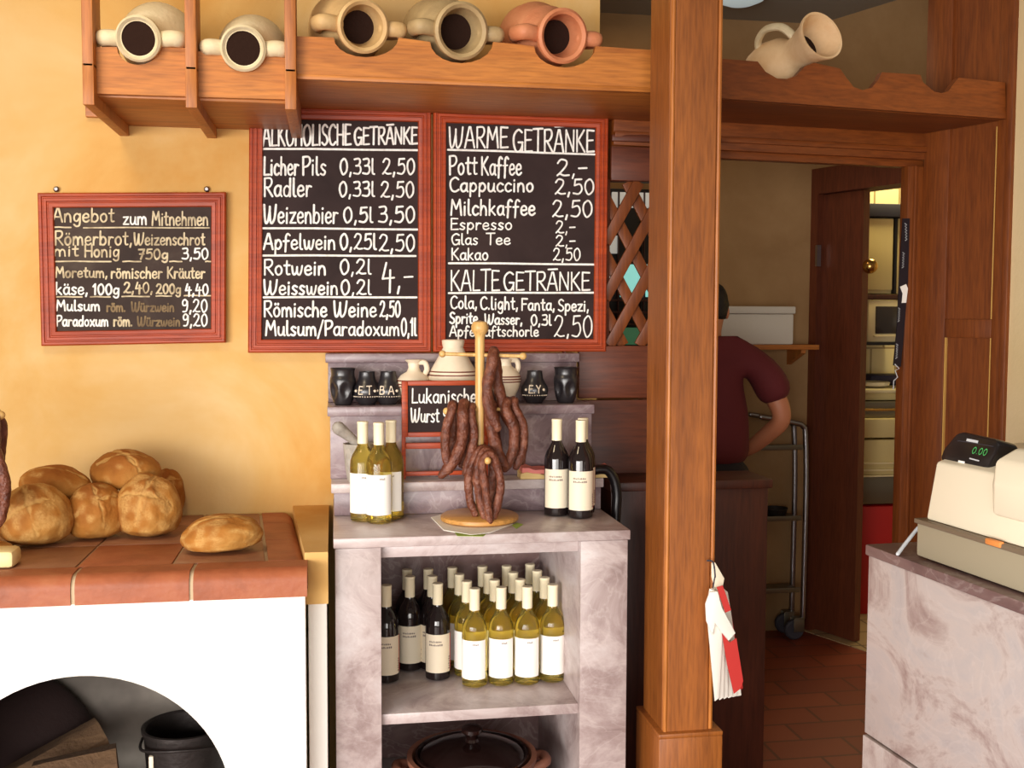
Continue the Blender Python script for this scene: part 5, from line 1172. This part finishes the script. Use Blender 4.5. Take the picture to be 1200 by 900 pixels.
# local frame: +y is the way the person faces (away from the camera), x to the picture's right
V = [(0, 0, .95, .10), (0, .01, 1.08, .11), (0, .02, 1.22, .125), (0, .03, 1.36, .105), (0, .05, 1.42, .052), (0, .075, 1.45, .05),     # 0-5 pelvis..neck
     (-.01, .10, 1.50, .082), (-.012, .105, 1.57, .082), (-.012, .09, 1.62, .05),                                                   # 6-8 head
     (.16, .02, 1.365, .05), (.27, -.01, 1.16, .046), (.285, -.01, 1.10, .042), (.20, .10, .99, .034), (.155, .16, .945, .026), (.13, .20, .925, .026),    # 9-14 right arm
     (-.16, .02, 1.365, .05), (-.27, -.01, 1.16, .046), (-.28, -.01, 1.10, .042), (-.18, .14, .99, .034), (-.13, .21, .955, .026), (-.11, .25, .945, .026),  # 15-20 left arm
     (.085, 0, .86, .07), (.10, .01, .5, .055), (.105, -.01, .1, .045), (.11, .1, .04, .038), (-.085, 0, .86, .07), (-.10, .01, .5, .055), (-.105, -.01, .1, .045), (-.11, .1, .04, .038)]
E_ = [(0, 1), (1, 2), (2, 3), (3, 4), (4, 5), (5, 6), (6, 7), (7, 8), (3, 9), (9, 10), (10, 11), (11, 12), (12, 13), (13, 14), (3, 15), (15, 16), (16, 17), (17, 18), (18, 19), (19, 20), (0, 21), (21, 22), (22, 23), (23, 24), (0, 25), (25, 26), (26, 27), (27, 28)]
for sx, hi, hx, hy, hz_ in ((1, 14, .13, .20, .925), (-1, 20, -.11, .25, .945)):            # five bent fingers on each hand
    dirv = Vector((-sx*.45, .8, -.35)).normalized(); side = Vector((sx*.7, .45, -.1)).normalized()
    for k, (o_, L_) in enumerate(((-.026, .068), (-.009, .078), (.008, .074), (.024, .058))):
        i0 = len(V); p_ = Vector((hx, hy, hz_))+dirv*.035+side*o_
        V += [(*p_, .0095), (*(p_+dirv*L_*.5), .0085), (*(p_+dirv*L_*.85+Vector((0, 0, -.022))), .0075)]
        E_ += [(hi, i0), (i0, i0+1), (i0+1, i0+2)]
    i0 = len(V); p_ = Vector((hx, hy, hz_))-side*.03+dirv*.005
    V += [(*p_, .011), (*(p_-side*.018+dirv*.03), .0095), (*(p_-side*.012+dirv*.055), .008)]; E_ += [(hi, i0), (i0, i0+1), (i0+1, i0+2)]
skin('body', V, E_, M['skin'], pe)
TV = [(0, 0, .90, (.172, .125)), (0, .0, 1.02, (.16, .118)), (0, .01, 1.14, (.165, .125)), (0, .02, 1.26, (.175, .125)), (0, .03, 1.37, (.14, .10)), (0, .045, 1.42, (.07, .065)),
      (.15, .025, 1.375, .09), (.225, .0, 1.28, .082), (.265, -.012, 1.165, .078), (-.15, .025, 1.375, .09), (-.225, .0, 1.27, .074), (-.262, -.012, 1.175, .076)]
skin('t_shirt', TV, [(0, 1), (1, 2), (2, 3), (3, 4), (4, 5), (4, 6), (6, 7), (7, 8), (4, 9), (9, 10), (10, 11)], M['shirt'], pe)
LV = [(0, 0, 1.0, (.155, .112)), (0, 0, .90, (.165, .12)), (.09, 0, .82, .11), (.10, .01, .5, .078), (.105, -.01, .1, .06), (-.09, 0, .82, .11), (-.10, .01, .5, .078), (-.105, -.01, .1, .06)]
skin('trousers', LV, [(0, 1), (1, 2), (2, 3), (3, 4), (1, 5), (5, 6), (6, 7)], M['trousers'], pe)
for sx in (-1, 1):
    b = NB(); ball(b, (sx*.108, .05, .04), .06, 20, (.75, 2.0, .66)); obj('shoe', b, M['black_plastic'], pe)
b = NB(); ball(b, (-.012, .095, 1.565), .1, 32, (.9, 1.02, 1.04))
for f in [f for f in b.faces if f.calc_center_median().z < 1.515 or (f.calc_center_median().y > .14 and f.calc_center_median().z < 1.61)]: b.faces.remove(f)
for v in b.verts: v.co += Vector((noise.noise(v.co*60), noise.noise(v.co*50), noise.noise(v.co*55)))*.005
hr = obj('hair', b, M['hair'], pe); sd = hr.modifiers.new('thick', 'SOLIDIFY'); sd.thickness = .012
for sx in (-1, 1): b = NB(); ball(b, (-.012+sx*.086, .10, 1.535), .026, 14, (.4, .7, 1.1)); obj('ear', b, M['skin'], pe)
b = NB(); ball(b, (-.012, .193, 1.53), .016, 12, (.8, 1.1, 1.3)); obj('nose', b, M['skin'], pe)
for sx in (-1, 1): b = NB(); ball(b, (-.012+sx*.032, .177, 1.56), .012, 12); obj('eye', b, M['flour_white'], pe)
b = NB(); tube(b, [(-.04, .175, 1.488), (-.012, .185, 1.486), (.016, .175, 1.488)], .006, 8); obj('mouth', b, M['pink'], pe)
